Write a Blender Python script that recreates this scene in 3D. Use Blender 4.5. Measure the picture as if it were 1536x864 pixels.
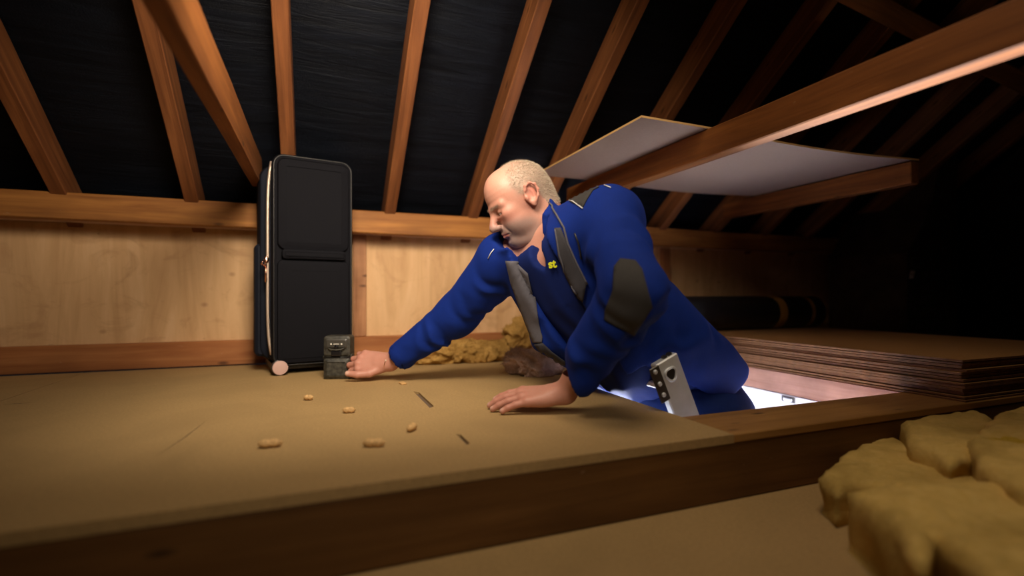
import bpy, bmesh, math, random
import numpy as np
from mathutils import Vector, Matrix, noise as mnoise
from mathutils.bvhtree import BVHTree
from mathutils.geometry import delaunay_2d_cdt

random.seed(7)
rng = np.random.default_rng(7)
S = bpy.context.scene
COL = S.collection
for o in list(bpy.data.objects):
    bpy.data.objects.remove(o)

# ------------------------------------------------------------------ camera
F, CX, HY, CZ, YAW = 745.0, 768.0, 442.0, 0.29, math.radians(21.5)
SA, CA = math.sin(YAW), math.cos(YAW)
cam_d = bpy.data.cameras.new('camera')
cam = bpy.data.objects.new('camera', cam_d)
COL.objects.link(cam)
cam.location = (0, 0, CZ)
cam.rotation_euler = (math.pi / 2, 0, -YAW)
cam_d.sensor_width = 36.0
cam_d.lens = F / 1536 * 36
cam_d.shift_y = (HY - 432.0) / 1536
cam_d.clip_start = 0.02
cam_d.dof.use_dof = True
cam_d.dof.focus_distance = 1.45
cam_d.dof.aperture_fstop = 1.05
S.camera = cam

# ------------------------------------------------------------------ world, lights, exposure
w = bpy.data.worlds.new('world')
S.world = w
w.use_nodes = True
w.node_tree.nodes['Background'].inputs[0].default_value = (0.5, 0.55, 0.7, 1)
w.node_tree.nodes['Background'].inputs[1].default_value = 0.01
S.view_settings.view_transform = 'Standard'
S.view_settings.look = 'None'
S.view_settings.gamma = 1.0
S.view_settings.use_curve_mapping = False
S.view_settings.exposure = 0.0


def area_light(name, loc, target, size, power, color, spread=180):
    d = bpy.data.lights.new(name, 'AREA')
    d.shape = 'DISK'
    d.size = size
    d.energy = power
    d.color = color
    d.spread = math.radians(spread)
    o = bpy.data.objects.new(name, d)
    COL.objects.link(o)
    o.location = loc
    o.rotation_euler = (Vector(target) - Vector(loc)).to_track_quat('-Z', 'Y').to_euler()
    return o


area_light('work_light', (0.06, 0.74, 1.10), (0.22, 2.25, 0.36), 0.40, 11.5, (1.0, 0.84, 0.65), 116)
area_light('front_fill', (0.12, -0.42, 1.10), (0.22, 2.25, 0.42), 0.55, 2.6, (1.0, 0.85, 0.66), 74)  # weak unseen fill behind the camera, added to soften the light
area_light('fill_light', (0.60, 0.50, 1.75), (0.62, 0.72, -0.1), 0.6, 4.8, (1.0, 0.80, 0.56), 125)
area_light('landing_light', (1.85, 2.15, -1.2), (1.40, 1.15, -0.05), 0.5, 480.0, (0.93, 0.95, 1.0), 170)


# ------------------------------------------------------------------ geometry helpers
def c2r(p):
    """camera frame (right, depth, height) -> room"""
    x, d, z = p
    return Vector((CA * x + SA * d, -SA * x + CA * d, z))


def P(px, py, d):
    return c2r(((px - CX) * d / F, d, CZ + (HY - py) * d / F))


def C(px, py, d):
    return np.array(((px - CX) * d / F, d, CZ + (HY - py) * d / F))


def G(px, py, z=0.0):
    return P(px, py, (z - CZ) * F / (HY - py))


def c2r_arr(v):
    v = np.asarray(v, dtype=np.float64)
    return np.stack([CA * v[:, 0] + SA * v[:, 1], -SA * v[:, 0] + CA * v[:, 1], v[:, 2]], 1)


def mesh_obj(name, verts, faces, mat, parent=None, smooth=False, loc=None):
    me = bpy.data.meshes.new(name)
    me.from_pydata([tuple(v) for v in verts], [], [tuple(f) for f in faces])
    me.update()
    return link_mesh(name, me, mat, parent, smooth, loc)


def link_mesh(name, me, mat, parent=None, smooth=False, loc=None):
    o = bpy.data.objects.new(name, me)
    COL.objects.link(o)
    if mat is not None:
        for m in (mat if isinstance(mat, (list, tuple)) else [mat]):
            me.materials.append(m)
    if smooth:
        me.polygons.foreach_set('use_smooth', [True] * len(me.polygons))
    if parent is not None:
        o.parent = parent
    if loc is not None:
        o.location = loc
    return o


def bm_obj(name, bm, mat, parent=None, smooth=False, loc=None):
    me = bpy.data.meshes.new(name)
    bm.normal_update()
    bm.to_mesh(me)
    bm.free()
    return link_mesh(name, me, mat, parent, smooth, loc)


def bm_box(bm, lo, hi, bev=0.0, seg=2):
    r = bmesh.ops.create_cube(bm, size=1.0)
    vs = r['verts']
    c = [(lo[i] + hi[i]) / 2 for i in range(3)]
    s = [hi[i] - lo[i] for i in range(3)]
    for v in vs:
        v.co = Vector((c[0] + v.co.x * s[0], c[1] + v.co.y * s[1], c[2] + v.co.z * s[2]))
    if bev > 0:
        es = list({e for v in vs for e in v.link_edges})
        bmesh.ops.bevel(bm, geom=es, offset=bev, segments=seg, affect='EDGES', profile=0.6)


def box(name, lo, hi, mat, parent=None, bev=0.0, seg=2, smooth=False):
    bm = bmesh.new()
    bm_box(bm, lo, hi, bev, seg)
    return bm_obj(name, bm, mat, parent, smooth)


def beam(name, p0, p1, width, height, mat, parent=None, up=(0, 0, 1), bev=0.003, wob=0.0):
    """timber with local X along its length; p0-p1 is the centre line"""
    p0, p1 = Vector(p0), Vector(p1)
    ax = (p1 - p0).normalized()
    z = Vector(up)
    z = (z - ax * z.dot(ax)).normalized()
    y = z.cross(ax)
    L = (p1 - p0).length
    bm = bmesh.new()
    bm_box(bm, (0, -width / 2, -height / 2), (L, width / 2, height / 2), bev, 1)
    if wob:
        bmesh.ops.bisect_plane
        n = max(2, int(L / 0.25))
        for i in range(1, n):
            bmesh.ops.bisect_plane(bm, geom=bm.verts[:] + bm.edges[:] + bm.faces[:],
                                   plane_co=(L * i / n, 0, 0), plane_no=(1, 0, 0))
        sd = random.random() * 50
        for v in bm.verts:
            nv = mnoise.noise_vector(Vector((v.co.x * 2.2 + sd, v.co.y * 6, v.co.z * 6)))
            v.co += Vector((0, nv.y, nv.z)) * wob
    o = bm_obj(name, bm, mat, parent)
    o.matrix_world = Matrix((ax, y, z)).transposed().to_4x4()
    o.location = p0
    return o


def tube(name, pts, r, mat, parent=None, seg=8, closed=False, radii=None, smooth=True):
    """swept tube through pts"""
    pts = [Vector(p) for p in pts]
    n = len(pts)
    verts, faces = [], []
    prev = None
    for i, p in enumerate(pts):
        if closed:
            t = (pts[(i + 1) % n] - pts[i - 1]).normalized()
        else:
            t = (pts[min(i + 1, n - 1)] - pts[max(i - 1, 0)]).normalized()
        a = prev if prev is not None else (Vector((0, 0, 1)) if abs(t.z) < 0.9 else Vector((1, 0, 0)))
        a = (a - t * a.dot(t)).normalized()
        prev = a
        b = t.cross(a)
        rr = radii[i] if radii else r
        for k in range(seg):
            th = 2 * math.pi * k / seg
            verts.append(p + a * (rr * math.cos(th)) + b * (rr * math.sin(th)))
    for i in range(n if closed else n - 1):
        j = (i + 1) % n
        for k in range(seg):
            k2 = (k + 1) % seg
            faces.append((i * seg + k, i * seg + k2, j * seg + k2, j * seg + k))
    if not closed:
        faces.append(tuple(reversed(range(seg))))
        faces.append(tuple(range((n - 1) * seg, n * seg)))
    return mesh_obj(name, verts, faces, mat, parent, smooth)


def lathe_x(name, prof, mat, parent=None, seg=32, centre=(0, 0, 0), smooth=True, axis='X'):
    """profile (t, r) turned about an axis"""
    verts, faces = [], []
    for (t, r) in prof:
        for k in range(seg):
            th = 2 * math.pi * k / seg
            c, s = r * math.cos(th), r * math.sin(th)
            v = (t, c, s) if axis == 'X' else ((c, t, s) if axis == 'Y' else (c, s, t))
            verts.append((v[0] + centre[0], v[1] + centre[1], v[2] + centre[2]))
    n = len(prof)
    for i in range(n - 1):
        for k in range(seg):
            k2 = (k + 1) % seg
            faces.append((i * seg + k, i * seg + k2, (i + 1) * seg + k2, (i + 1) * seg + k))
    faces.append(tuple(reversed(range(seg))))
    faces.append(tuple(range((n - 1) * seg, n * seg)))
    o = mesh_obj(name, verts, faces, mat, parent, smooth)
    bm = bmesh.new()
    bm.from_mesh(o.data)
    bmesh.ops.recalc_face_normals(bm, faces=bm.faces)
    for e in bm.edges:
        if len(e.link_faces) == 2 and e.calc_face_angle(0) > 0.7:
            e.smooth = False
    bm.to_mesh(o.data)
    bm.free()
    return o


def prism(name, outline, z0, z1, mat, parent=None, bev=0.0):
    bm = bmesh.new()
    vs = [bm.verts.new((x, y, z0)) for x, y in outline]
    f = bm.faces.new(vs)
    r = bmesh.ops.extrude_face_region(bm, geom=[f])
    for g in r['geom']:
        if isinstance(g, bmesh.types.BMVert):
            g.co.z = z1
    bmesh.ops.recalc_face_normals(bm, faces=bm.faces)
    if bev:
        bmesh.ops.bevel(bm, geom=[e for e in bm.edges if e.calc_face_angle(0) > 0.5], offset=bev, segments=1,
                        affect='EDGES')
    bmesh.ops.triangulate(bm, faces=[f for f in bm.faces if len(f.verts) > 4])
    return bm_obj(name, bm, mat, parent)


def empty(name, loc=(0, 0, 0), rz=0.0, parent=None):
    o = bpy.data.objects.new(name, None)
    o.empty_display_size = 0.05
    COL.objects.link(o)
    o.location = loc
    o.rotation_euler = (0, 0, rz)
    if parent:
        o.parent = parent
    return o


def tag(o, label, cat, group=None):
    o['label'] = label
    o['category'] = cat
    if group:
        o['group'] = group
    return o


def structure(o):
    o['kind'] = 'structure'
    return o


# ------------------------------------------------------------------ materials
class N:
    """small node builder"""

    def __init__(self, name):
        self.m = bpy.data.materials.new(name)
        self.m.use_nodes = True
        self.t = self.m.node_tree
        self.b = self.t.nodes['Principled BSDF']

    def node(self, kind, **kw):
        n = self.t.nodes.new(kind)
        for k, v in kw.items():
            if k.startswith('_'):
                setattr(n, k[1:], v)
            else:
                n.inputs[k.replace('__', ' ')].default_value = v
        return n

    def link(self, a, b):
        self.t.links.new(a, b)

    def coords(self, scale=(1, 1, 1), kind='Object', rot=(0, 0, 0)):
        tc = self.node('ShaderNodeTexCoord')
        mp = self.node('ShaderNodeMapping')
        mp.inputs['Scale'].default_value = scale
        mp.inputs['Rotation'].default_value = rot
        self.link(tc.outputs[kind], mp.inputs['Vector'])
        return mp.outputs['Vector']

    def noise(self, vec, scale, detail=4, rough=0.55, dist=0.0):
        n = self.node('ShaderNodeTexNoise')
        n.inputs['Scale'].default_value = scale
        n.inputs['Detail'].default_value = detail
        n.inputs['Roughness'].default_value = rough
        n.inputs['Distortion'].default_value = dist
        self.link(vec, n.inputs['Vector'])
        return n.outputs['Fac']

    def ramp(self, fac, stops):
        r = self.node('ShaderNodeValToRGB')
        e = r.color_ramp.elements
        while len(e) < len(stops):
            e.new(0.5)
        for i, (p, c) in enumerate(stops):
            e[i].position = p
            e[i].color = (c[0], c[1], c[2], 1) if not isinstance(c, (int, float)) else (c, c, c, 1)
        self.link(fac, r.inputs['Fac'])
        return r.outputs['Color']

    def mix(self, fac, a, b, mode='MIX'):
        n = self.node('ShaderNodeMix', _data_type='RGBA', _blend_type=mode)
        for i, v in ((0, fac), (6, a), (7, b)):
            if isinstance(v, (int, float)):
                n.inputs[i].default_value = v
            elif isinstance(v, tuple):
                n.inputs[i].default_value = (*v[:3], 1)
            else:
                self.link(v, n.inputs[i])
        return n.outputs[2]

    def bump(self, h, strength=0.3, dist=0.01):
        n = self.node('ShaderNodeBump')
        n.inputs['Strength'].default_value = strength
        n.inputs['Distance'].default_value = dist
        self.link(h, n.inputs['Height'])
        self.link(n.outputs['Normal'], self.b.inputs['Normal'])

    def base(self, c):
        if isinstance(c, tuple):
            self.b.inputs['Base Color'].default_value = (*c[:3], 1)
        else:
            self.link(c, self.b.inputs['Base Color'])

    def rough(self, v, metal=0.0, spec=0.5):
        self.b.inputs['Roughness'].default_value = v
        self.b.inputs['Metallic'].default_value = metal
        self.b.inputs['Specular IOR Level'].default_value = spec


def plain(name, c, rough=0.6, metal=0.0, spec=0.5, vary=0.0, scale=20, bump=0.0):
    n = N(name)
    n.rough(rough, metal, spec)
    if vary:
        v = n.coords()
        f = n.noise(v, scale)
        n.base(n.ramp(f, [(0.3, tuple(x * (1 - vary) for x in c)), (0.7, tuple(min(1, x * (1 + vary)) for x in c))]))
        if bump:
            n.bump(f, bump, 0.004)
    else:
        n.base(tuple(c))
    return n.m


def timber(name, dark, light, grain=(1.2, 22, 22), rough=0.62, spec=0.3, knots=True):
    n = N(name)
    n.rough(rough, 0, spec)
    v = n.coords(grain)
    f = n.noise(v, 1.6, 6, 0.62, 0.6)
    c = n.ramp(f, [(0.30, dark), (0.52, tuple((a + b) / 2 for a, b in zip(dark, light))), (0.72, light)])
    v2 = n.coords((3, 9, 9))
    f2 = n.noise(v2, 1.1, 3)
    c = n.mix(n.ramp(f2, [(0.35, 0.0), (0.75, 0.45)]), c, tuple(x * 0.45 for x in dark))
    if knots:
        v3 = n.coords((5, 14, 14))
        vo = n.node('ShaderNodeTexVoronoi', _feature='F1')
        vo.inputs['Scale'].default_value = 1.0
        n.link(v3, vo.inputs['Vector'])
        c = n.mix(n.ramp(vo.outputs['Distance'], [(0.05, 0.85), (0.13, 0.0)]), c, tuple(x * 0.22 for x in dark))
    # pale rub marks
    v4 = n.coords((7, 20, 20))
    f4 = n.noise(v4, 2.0, 8, 0.7)
    c = n.mix(n.ramp(f4, [(0.67, 0.0), (0.74, 0.5)]), c, (0.62, 0.45, 0.33))
    n.base(c)
    n.bump(f, 0.25, 0.004)
    return n.m


def sheet_mat(name, base, grain_rot=0.0, contrast=0.18, stains=0.5):
    n = N(name)
    n.rough(0.7, 0, 0.25)
    v = n.coords((1, 1, 1))
    f = n.noise(v, 160, 5, 0.7)
    c = n.ramp(f, [(0.25, tuple(x * (1 - contrast) for x in base)), (0.75, tuple(x * (1 + contrast) for x in base))])
    f2 = n.noise(v, 3.0, 5, 0.6, 0.8)
    c = n.mix(n.ramp(f2, [(0.45, 0.0), (0.75, stains)]), c, tuple(x * 0.72 for x in base))
    f3 = n.noise(v, 11, 6, 0.7)
    c = n.mix(n.ramp(f3, [(0.68, 0.0), (0.78, stains)]), c, tuple(x * 0.5 for x in base))
    n.base(c)
    n.bump(f, 0.12, 0.002)
    return n.m


M = {}
M['rafter'] = timber('rafter_pine', (0.14, 0.046, 0.016), (0.36, 0.135, 0.045))
M['joist'] = timber('joist_pine', (0.16, 0.050, 0.012), (0.36, 0.13, 0.03))
M['purlin'] = timber('purlin_pine', (0.24, 0.085, 0.018), (0.52, 0.22, 0.052))
M['plate'] = timber('plate_pine', (0.30, 0.10, 0.03), (0.52, 0.22, 0.08))
M['stud'] = timber('stud_pine', (0.30, 0.12, 0.05), (0.58, 0.29, 0.14), (22, 22, 1.2))
M['pale_rail'] = timber('pale_rail', (0.56, 0.37, 0.29), (0.74, 0.54, 0.46), (1.2, 22, 22), knots=False)
M['trimmer'] = timber('trimmer_pine', (0.27, 0.13, 0.035), (0.42, 0.22, 0.07), (1.2, 22, 22))
M['pink_timber'] = timber('pinkish_timber', (0.30, 0.14, 0.09), (0.48, 0.26, 0.18), (22, 1.2, 22))
M['edge'] = timber('edge_pine', (0.12, 0.052, 0.013), (0.20, 0.095, 0.028), (1.2, 22, 22))
M['slot'] = plain('slot_brown', (0.13, 0.085, 0.055), 0.9)  # brown-grey colour for the bottom of the slots
M['board'] = sheet_mat('chipboard', (0.405, 0.268, 0.118))
M['hardboard'] = sheet_mat('hardboard', (0.36, 0.19, 0.07), stains=0.3)
M['hardboard_edge'] = plain('hardboard_edge', (0.15, 0.065, 0.024), 0.85, vary=0.4, scale=60)
M['panel_grey'] = sheet_mat('grey_backed_panel', (0.36, 0.26, 0.215), contrast=0.08, stains=0.15)
M['panel_edge'] = plain('panel_edge', (0.60, 0.36, 0.14), 0.7)
M['black_void'] = plain('near_black', (0.03, 0.02, 0.015), 0.9)  # near black: painted dark gap behind the boards, and the scratches


def ply():
    n = N('birch_plywood')
    n.rough(0.62, 0, 0.3)
    v = n.coords((9, 9, 1.1))
    f = n.noise(v, 1.4, 5, 0.6, 1.2)
    c = n.ramp(f, [(0.3, (0.58, 0.345, 0.165)), (0.55, (0.69, 0.43, 0.22)), (0.8, (0.78, 0.52, 0.29))])
    v2 = n.coords((1, 1, 1.2))
    f2 = n.noise(v2, 5, 6, 0.65, 1.5)
    c = n.mix(n.ramp(f2, [(0.52, 0.0), (0.72, 0.6)]), c, (0.42, 0.22, 0.10))
    vo = n.node('ShaderNodeTexVoronoi', _feature='F1')
    vo.inputs['Scale'].default_value = 6.0
    n.link(n.coords((1, 1, 1.3)), vo.inputs['Vector'])
    c = n.mix(n.ramp(vo.outputs['Distance'], [(0.03, 0.55), (0.10, 0.0)]), c, (0.30, 0.14, 0.06))
    f5 = n.noise(n.coords((1, 1, 1)), 22, 5, 0.7)
    c = n.mix(n.ramp(f5, [(0.67, 0.0), (0.75, 0.5)]), c, (0.26, 0.12, 0.05))
    n.base(c)
    n.bump(f, 0.1, 0.002)
    return n.m


M['ply'] = ply()


def felt():
    n = N('roofing_felt')
    n.rough(0.5, 0, 0.12)
    v = n.coords((0.6, 9, 9))
    f = n.noise(v, 3.0, 8, 0.7, 0.7)
    f2 = n.noise(n.coords(), 180, 3)
    c = n.ramp(f, [(0.3, (0.0022, 0.003, 0.005)), (0.7, (0.008, 0.0105, 0.017))])
    n.base(c)
    mx = n.node('ShaderNodeMath', _operation='MULTIPLY_ADD')
    n.link(f2, mx.inputs[0])
    mx.inputs[1].default_value = 0.15
    n.link(f, mx.inputs[2])
    n.bump(mx.outputs[0], 0.5, 0.02)
    return n.m


M['felt'] = felt()
M['dark_masonry'] = plain('near_black_masonry', (0.045, 0.032, 0.022), 0.95, vary=0.4, scale=14, bump=0.6)  # uneven brown-black colour for the chimney
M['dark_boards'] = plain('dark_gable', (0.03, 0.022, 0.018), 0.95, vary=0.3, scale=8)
M['white_paint'] = plain('white_gloss_paint', (0.80, 0.80, 0.82), 0.35)
M['white_wall'] = plain('white_emulsion', (0.86, 0.86, 0.86), 0.8)
M['alu'] = plain('aluminium', (0.66, 0.68, 0.72), 0.42, 0.45, vary=0.06, scale=30)
M['dark_metal'] = plain('dark_plated_metal', (0.10, 0.095, 0.09), 0.4, 0.9)
M['black_plastic'] = plain('black_plastic', (0.012, 0.012, 0.013), 0.45)
M['suitcase'] = plain('black_softshell', (0.0065, 0.0065, 0.009), 0.8, spec=0.10, vary=0.25, scale=500, bump=0.25)
M['suitcase_side'] = plain('navy_black_nylon', (0.008, 0.010, 0.018), 0.7, spec=0.15, vary=0.2, scale=400, bump=0.2)
M['zip'] = plain('pale_gold_zip', (0.66, 0.52, 0.42), 0.38, 0.55)
M['rose_gold'] = plain('rose_gold', (0.78, 0.42, 0.30), 0.25, 1.0)
M['wheel_face'] = plain('dusty_pink_plastic', (0.56, 0.37, 0.33), 0.45)
M['nut'] = plain('peanut_shell', (0.55, 0.34, 0.14), 0.75, vary=0.3, scale=160, bump=0.5)
M['tape'] = plain('brown_parcel_tape', (0.34, 0.17, 0.03), 0.4, vary=0.2)
M['roll'] = plain('black_membrane', (0.012, 0.011, 0.011), 0.5, vary=0.3, scale=40)
M['camo'] = plain('dull_camouflage', (0.038, 0.036, 0.028), 0.55, vary=0.75, scale=70)
M['camo_face'] = plain('charcoal_face', (0.045, 0.042, 0.036), 0.42)
M['lens'] = plain('dark_lens', (0.008, 0.008, 0.01), 0.08)
M['led'] = plain('white_sensor', (0.75, 0.72, 0.66), 0.3)


def wool(name, a, b, scale=60):
    n = N(name)
    n.rough(0.95, 0, 0.1)
    v = n.coords((1, 1, 1))
    f = n.noise(v, scale, 6, 0.75, 2.0)
    f2 = n.noise(v, scale * 0.16, 4, 0.6, 0.5)
    c = n.ramp(f, [(0.3, a), (0.7, b)])
    c = n.mix(n.ramp(f2, [(0.42, 0.0), (0.66, 0.6)]), c, tuple(x * 0.55 for x in a))
    n.base(c)
    n.bump(f, 0.7, 0.006)
    return n.m


M['yellow_wool'] = wool('yellow_glass_wool', (0.33, 0.175, 0.040), (0.60, 0.37, 0.12))
M['pink_wool'] = wool('pinkish_mineral_wool', (0.40, 0.24, 0.18), (0.66, 0.47, 0.40), 90)
M['foam'] = wool('yellow_foam_slab', (0.66, 0.44, 0.12), (0.78, 0.56, 0.20), 34)
M['foam_fresh'] = wool('bright_yellow_torn_foam', (0.62, 0.40, 0.05), (0.72, 0.50, 0.08), 50)


def fabric(name, c, scale=900, sheen=0.10, vary=0.18, bump=0.25):
    n = N(name)
    n.rough(0.85, 0, 0.2)
    v = n.coords()
    f = n.noise(v, scale, 2, 0.5)
    f2 = n.noise(v, 26, 5, 0.6)
    k = n.ramp(f, [(0.3, tuple(x * (1 - vary) for x in c)), (0.7, tuple(x * (1 + vary) for x in c))])
    k = n.mix(n.ramp(f2, [(0.4, 0.0), (0.75, 0.3)]), k, tuple(x * 0.6 for x in c))
    n.base(k)
    n.b.inputs['Sheen Weight'].default_value = sheen
    n.b.inputs['Sheen Roughness'].default_value = 0.4
    n.b.inputs['Sheen Tint'].default_value = (*[min(1, x * 3 + 0.05) for x in c], 1)
    n.bump(f, bump, 0.001)
    return n.m


M['blue'] = fabric('royal_blue_softshell', (0.0025, 0.020, 0.19))
M['blue_shirt'] = fabric('deep_blue_jersey', (0.003, 0.013, 0.105))
M['grey_facing'] = fabric('grey_facing', (0.105, 0.10, 0.118))
M['charcoal_patch'] = fabric('charcoal_reinforcement', (0.044, 0.041, 0.040))
M['dark_facing'] = fabric('dark_grey_facing', (0.050, 0.048, 0.056))
M['piping'] = plain('reflective_piping', (0.72, 0.72, 0.74), 0.4)
M['emblem'] = plain('acid_yellow_print', (0.80, 0.86, 0.02), 0.6)
M['trouser'] = fabric('blue_work_trousers', (0.004, 0.018, 0.12))
M['boot'] = plain('black_boot_leather', (0.012, 0.011, 0.01), 0.5)
M['eye'] = plain('eyeball', (0.55, 0.5, 0.47), 0.15)


def skin():
    n = N('skin')
    n.rough(0.48, 0, 0.4)
    at = n.node('ShaderNodeAttribute', _attribute_name='tone')
    v = n.coords()
    f = n.noise(v, 240, 4, 0.65)
    c = n.mix(n.ramp(f, [(0.35, 0.22), (0.7, 0.0)]), at.outputs['Color'], (0.42, 0.16, 0.11))
    n.base(c)
    n.b.inputs['Subsurface Weight'].default_value = 0.12
    n.b.inputs['Subsurface Radius'].default_value = (0.012, 0.005, 0.003)
    n.b.inputs['Subsurface Scale'].default_value = 0.6
    n.bump(f, 0.18, 0.0015)
    return n.m


M['skin'] = skin()
M['hair'] = plain('cropped_grey_blond_hair', (0.46, 0.38, 0.29), 0.65, vary=0.3, scale=300)
M['stubble'] = plain('grey_stubble', (0.38, 0.335, 0.31), 0.6)
M['brow'] = plain('eyebrow_hair', (0.24, 0.16, 0.11), 0.6)
M['copper'] = plain('copper_bangle', (0.80, 0.40, 0.18), 0.25, 1.0)

# ------------------------------------------------------------------ room shell
TANP = math.tan(math.radians(36.9))
PITCH = math.radians(36.9)


def roof_z(y, off=0.0):
    """underside of the rafters (off = distance along the outward normal)"""
    return 0.65 + (2.22 - y) * TANP + off / math.cos(PITCH)


ceiling = structure(empty('ceiling'))
# felt between rafters: sagging sheet on the outer side of the rafters
RX = [-2.33, -1.96, -1.58, -1.215, -0.85, -0.445, -0.098, 0.302, 0.683, 1.02, 1.39, 1.765, 2.14, 2.515, 2.89, 3.265, 3.64]
nx, ny = 150, 60
vs, fs = [], []
for j in range(ny + 1):
    y = 2.75 - j * (2.75 + 0.45) / ny
    for i in range(nx + 1):
        x = -2.6 + i * 6.6 / nx
        near = min(abs(x - r) for r in RX)
        sag = 0.016 * min(1.0, near / 0.14)
        q = Vector((x * 1.1, y * 5.0, 0.0))
        d = 0.012 * mnoise.noise(q) + 0.006 * mnoise.noise(q * 3.1)
        lap = 0.010 * (1.0 if ((y * 1.35) % 1.0) < 0.06 else 0.0)
        vs.append((x, y, roof_z(y, 0.105 - sag * 0.5 + (d if near > 0.03 else 0.004) - lap)))
for j in range(ny):
    for i in range(nx):
        a = j * (nx + 1) + i
        fs.append((a, a + 1, a + nx + 2, a + nx + 1))
mesh_obj('roofing_felt', vs, fs, M['felt'], ceiling, True)
sl = Vector((0, -math.cos(PITCH), math.sin(PITCH)))
nrm = Vector((0, math.sin(PITCH), math.cos(PITCH)))
for x in RX:
    a = Vector((x, 2.62, roof_z(2.62))) + nrm * 0.05
    L = 3.75
    beam('rafter', a, a + sl * L, 0.048, 0.10, M['rafter'], ceiling, up=nrm, wob=0.003)
# the other slope and the ridge, behind the camera
zr = roof_z(-0.40)
beam('ridge_board', (-2.6, -0.40, zr), (4.0, -0.40, zr), 0.03, 0.2, M['rafter'], ceiling)
mesh_obj('roofing_felt', [(-2.6, -0.42, zr + 0.14), (4.0, -0.42, zr + 0.14), (4.0, -3.45, -0.1), (-2.6, -3.45, -0.1)],
         [(0, 1, 2, 3)], M['felt'], ceiling)
sl2 = Vector((0, -math.cos(PITCH), -math.sin(PITCH)))
n2 = Vector((0, -math.sin(PITCH), math.cos(PITCH)))
for x in RX[::2]:
    a = Vector((x, -0.42, zr - 0.05))
    beam('rafter', a, a + sl2 * 3.2, 0.048, 0.10, M['rafter'], ceiling, up=n2)

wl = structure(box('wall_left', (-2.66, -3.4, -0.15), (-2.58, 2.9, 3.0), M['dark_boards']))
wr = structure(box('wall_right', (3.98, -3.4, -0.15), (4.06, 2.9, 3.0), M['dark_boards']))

# knee wall along the eaves: plywood panels in a stud frame
wb = structure(empty('wall_back'))
YP = 2.36
STUDS = [-1.35, 0.187, 1.88, 3.40]
for i, (x0, x1) in enumerate(((-2.58, -1.37), (-1.37, 0.185), (0.185, 1.878), (1.878, 3.40))):
    box('plywood_panel', (x0 + 0.001, YP, 0.0), (x1 - 0.001, YP + 0.012, 0.62), M['ply'], wb)
beam('bottom_plate', (-2.58, YP - 0.018, 0.051), (3.42, YP - 0.018, 0.051), 0.034, 0.100, M['plate'], wb)
beam('top_plate', (-2.58, YP - 0.040, 0.561 + 0.02), (3.42, YP - 0.040, 0.561 + 0.02), 0.078, 0.040, M['pale_rail'], wb)
for x in STUDS[1:]:
    box('stud', (x - 0.033, YP - 0.026, 0.102), (x + 0.024, YP - 0.001, 0.560), M['stud'], wb, 0.002, 1)

# purlin in front of the knee wall, under the rafters
pu = beam('purlin', (-2.58, 2.250, 0.606), (3.45, 2.250, 0.606), 0.050, 0.096, M['purlin'], None, wob=0.004)
tag(pu, 'orange-brown horizontal timber along the top of the plywood wall, behind the suitcase', 'beam')

# ceiling joists (horizontal, square to the wall)
j1 = beam('ceiling_joist', (1.128, -0.6, 0.751), (1.128, 2.10, 0.751), 0.047, 0.086, M['joist'], None, wob=0.003)
tag(j1, 'large red-brown timber crossing the upper right, its underside lit white near the camera', 'beam')
j2 = beam('ceiling_joist', (-0.216, -0.6, 0.768), (-0.216, 2.17, 0.768), 0.036, 0.112, M['joist'], None, wob=0.003)
tag(j2, 'brown overhead timber running down to the wall just behind the black suitcase', 'beam')
j3 = beam('ceiling_joist', (2.09, 1.18, 0.748), (2.09, 2.10, 0.748), 0.047, 0.084, M['joist'], None)
tag(j3, 'dark short timber holding up the far right end of the loose grey panel', 'beam')


def on_roof(px, py, off=0.0):
    """camera ray -> rafter underside plane"""
    d = P(px, py, 1.0) - Vector((0, 0, CZ))
    k = (0.65 + 2.22 * TANP + off / math.cos(PITCH) - CZ) / (d.z + TANP * d.y)
    return Vector((0, 0, CZ)) + d * k


a, b = on_roof(1225, -38, -0.03), on_roof(1600, 160, -0.03)
br = beam('roof_brace', a, b, 0.075, 0.03, M['joist'], None, up=nrm)
tag(br, 'thin diagonal brace nailed across the rafters in the top right corner', 'beam')

# loose grey panel lying on the joists, its near edge sagging
lo_x, hi_x, y0, y1 = 0.868, 2.115, 1.19, 1.92
vs, fs = [], []
n = 24
m = 12
for lay in (0, 1):
    for j in range(m + 1):
        for i in range(n + 1):
            u, v = i / n, j / m
            x = lo_x + (hi_x - lo_x) * u
            y = y0 + (y1 - y0) * v - 0.01 * u
            s = (x - 1.128) / 0.96
            sag = -0.014 * math.sin(math.pi * min(1, max(0, s))) if 0 < s < 1 else (0.012 * max(0, -s))
            z = 0.7955 + sag * 1.0 + 0.006 * lay
            if j == 0 and False:
                z += 0
            vs.append((x, y, z))
K = (n + 1) * (m + 1)
for j in range(m):
    for i in range(n):
        a0 = j * (n + 1) + i
        fs.append((a0, a0 + n + 1, a0 + n + 2, a0 + 1))
        fs.append((K + a0, K + a0 + 1, K + a0 + n + 2, K + a0 + n + 1))
nf = len(fs)
for i in range(n):
    fs.append((i, i + 1, K + i + 1, K + i))
    q = m * (n + 1) + i
    fs.append((q + 1, q, K + q, K + q + 1))
for j in range(m):
    q = j * (n + 1)
    fs.append((q + n + 1, q, K + q, K + q + n + 1))
    q += n
    fs.append((q, q + n + 1, K + q + n + 1, K + q))
lp = mesh_obj('loose_panel', vs, fs, [M['panel_grey'], M['panel_edge']])
for p in lp.data.polygons[nf:]:
    p.material_index = 1
tag(lp, 'thin grey-backed hardboard sheet lying loose on the overhead timbers, sagging at the right', 'panel')

# ------------------------------------------------------------------ floor
HX0, HX1, HY0, HY1 = 0.806, 1.617, 0.950, 1.560      # hatch
YF = 0.790                                            # front edge of the boarding
fl = structure(empty('floor'))
T = 0.018


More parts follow.
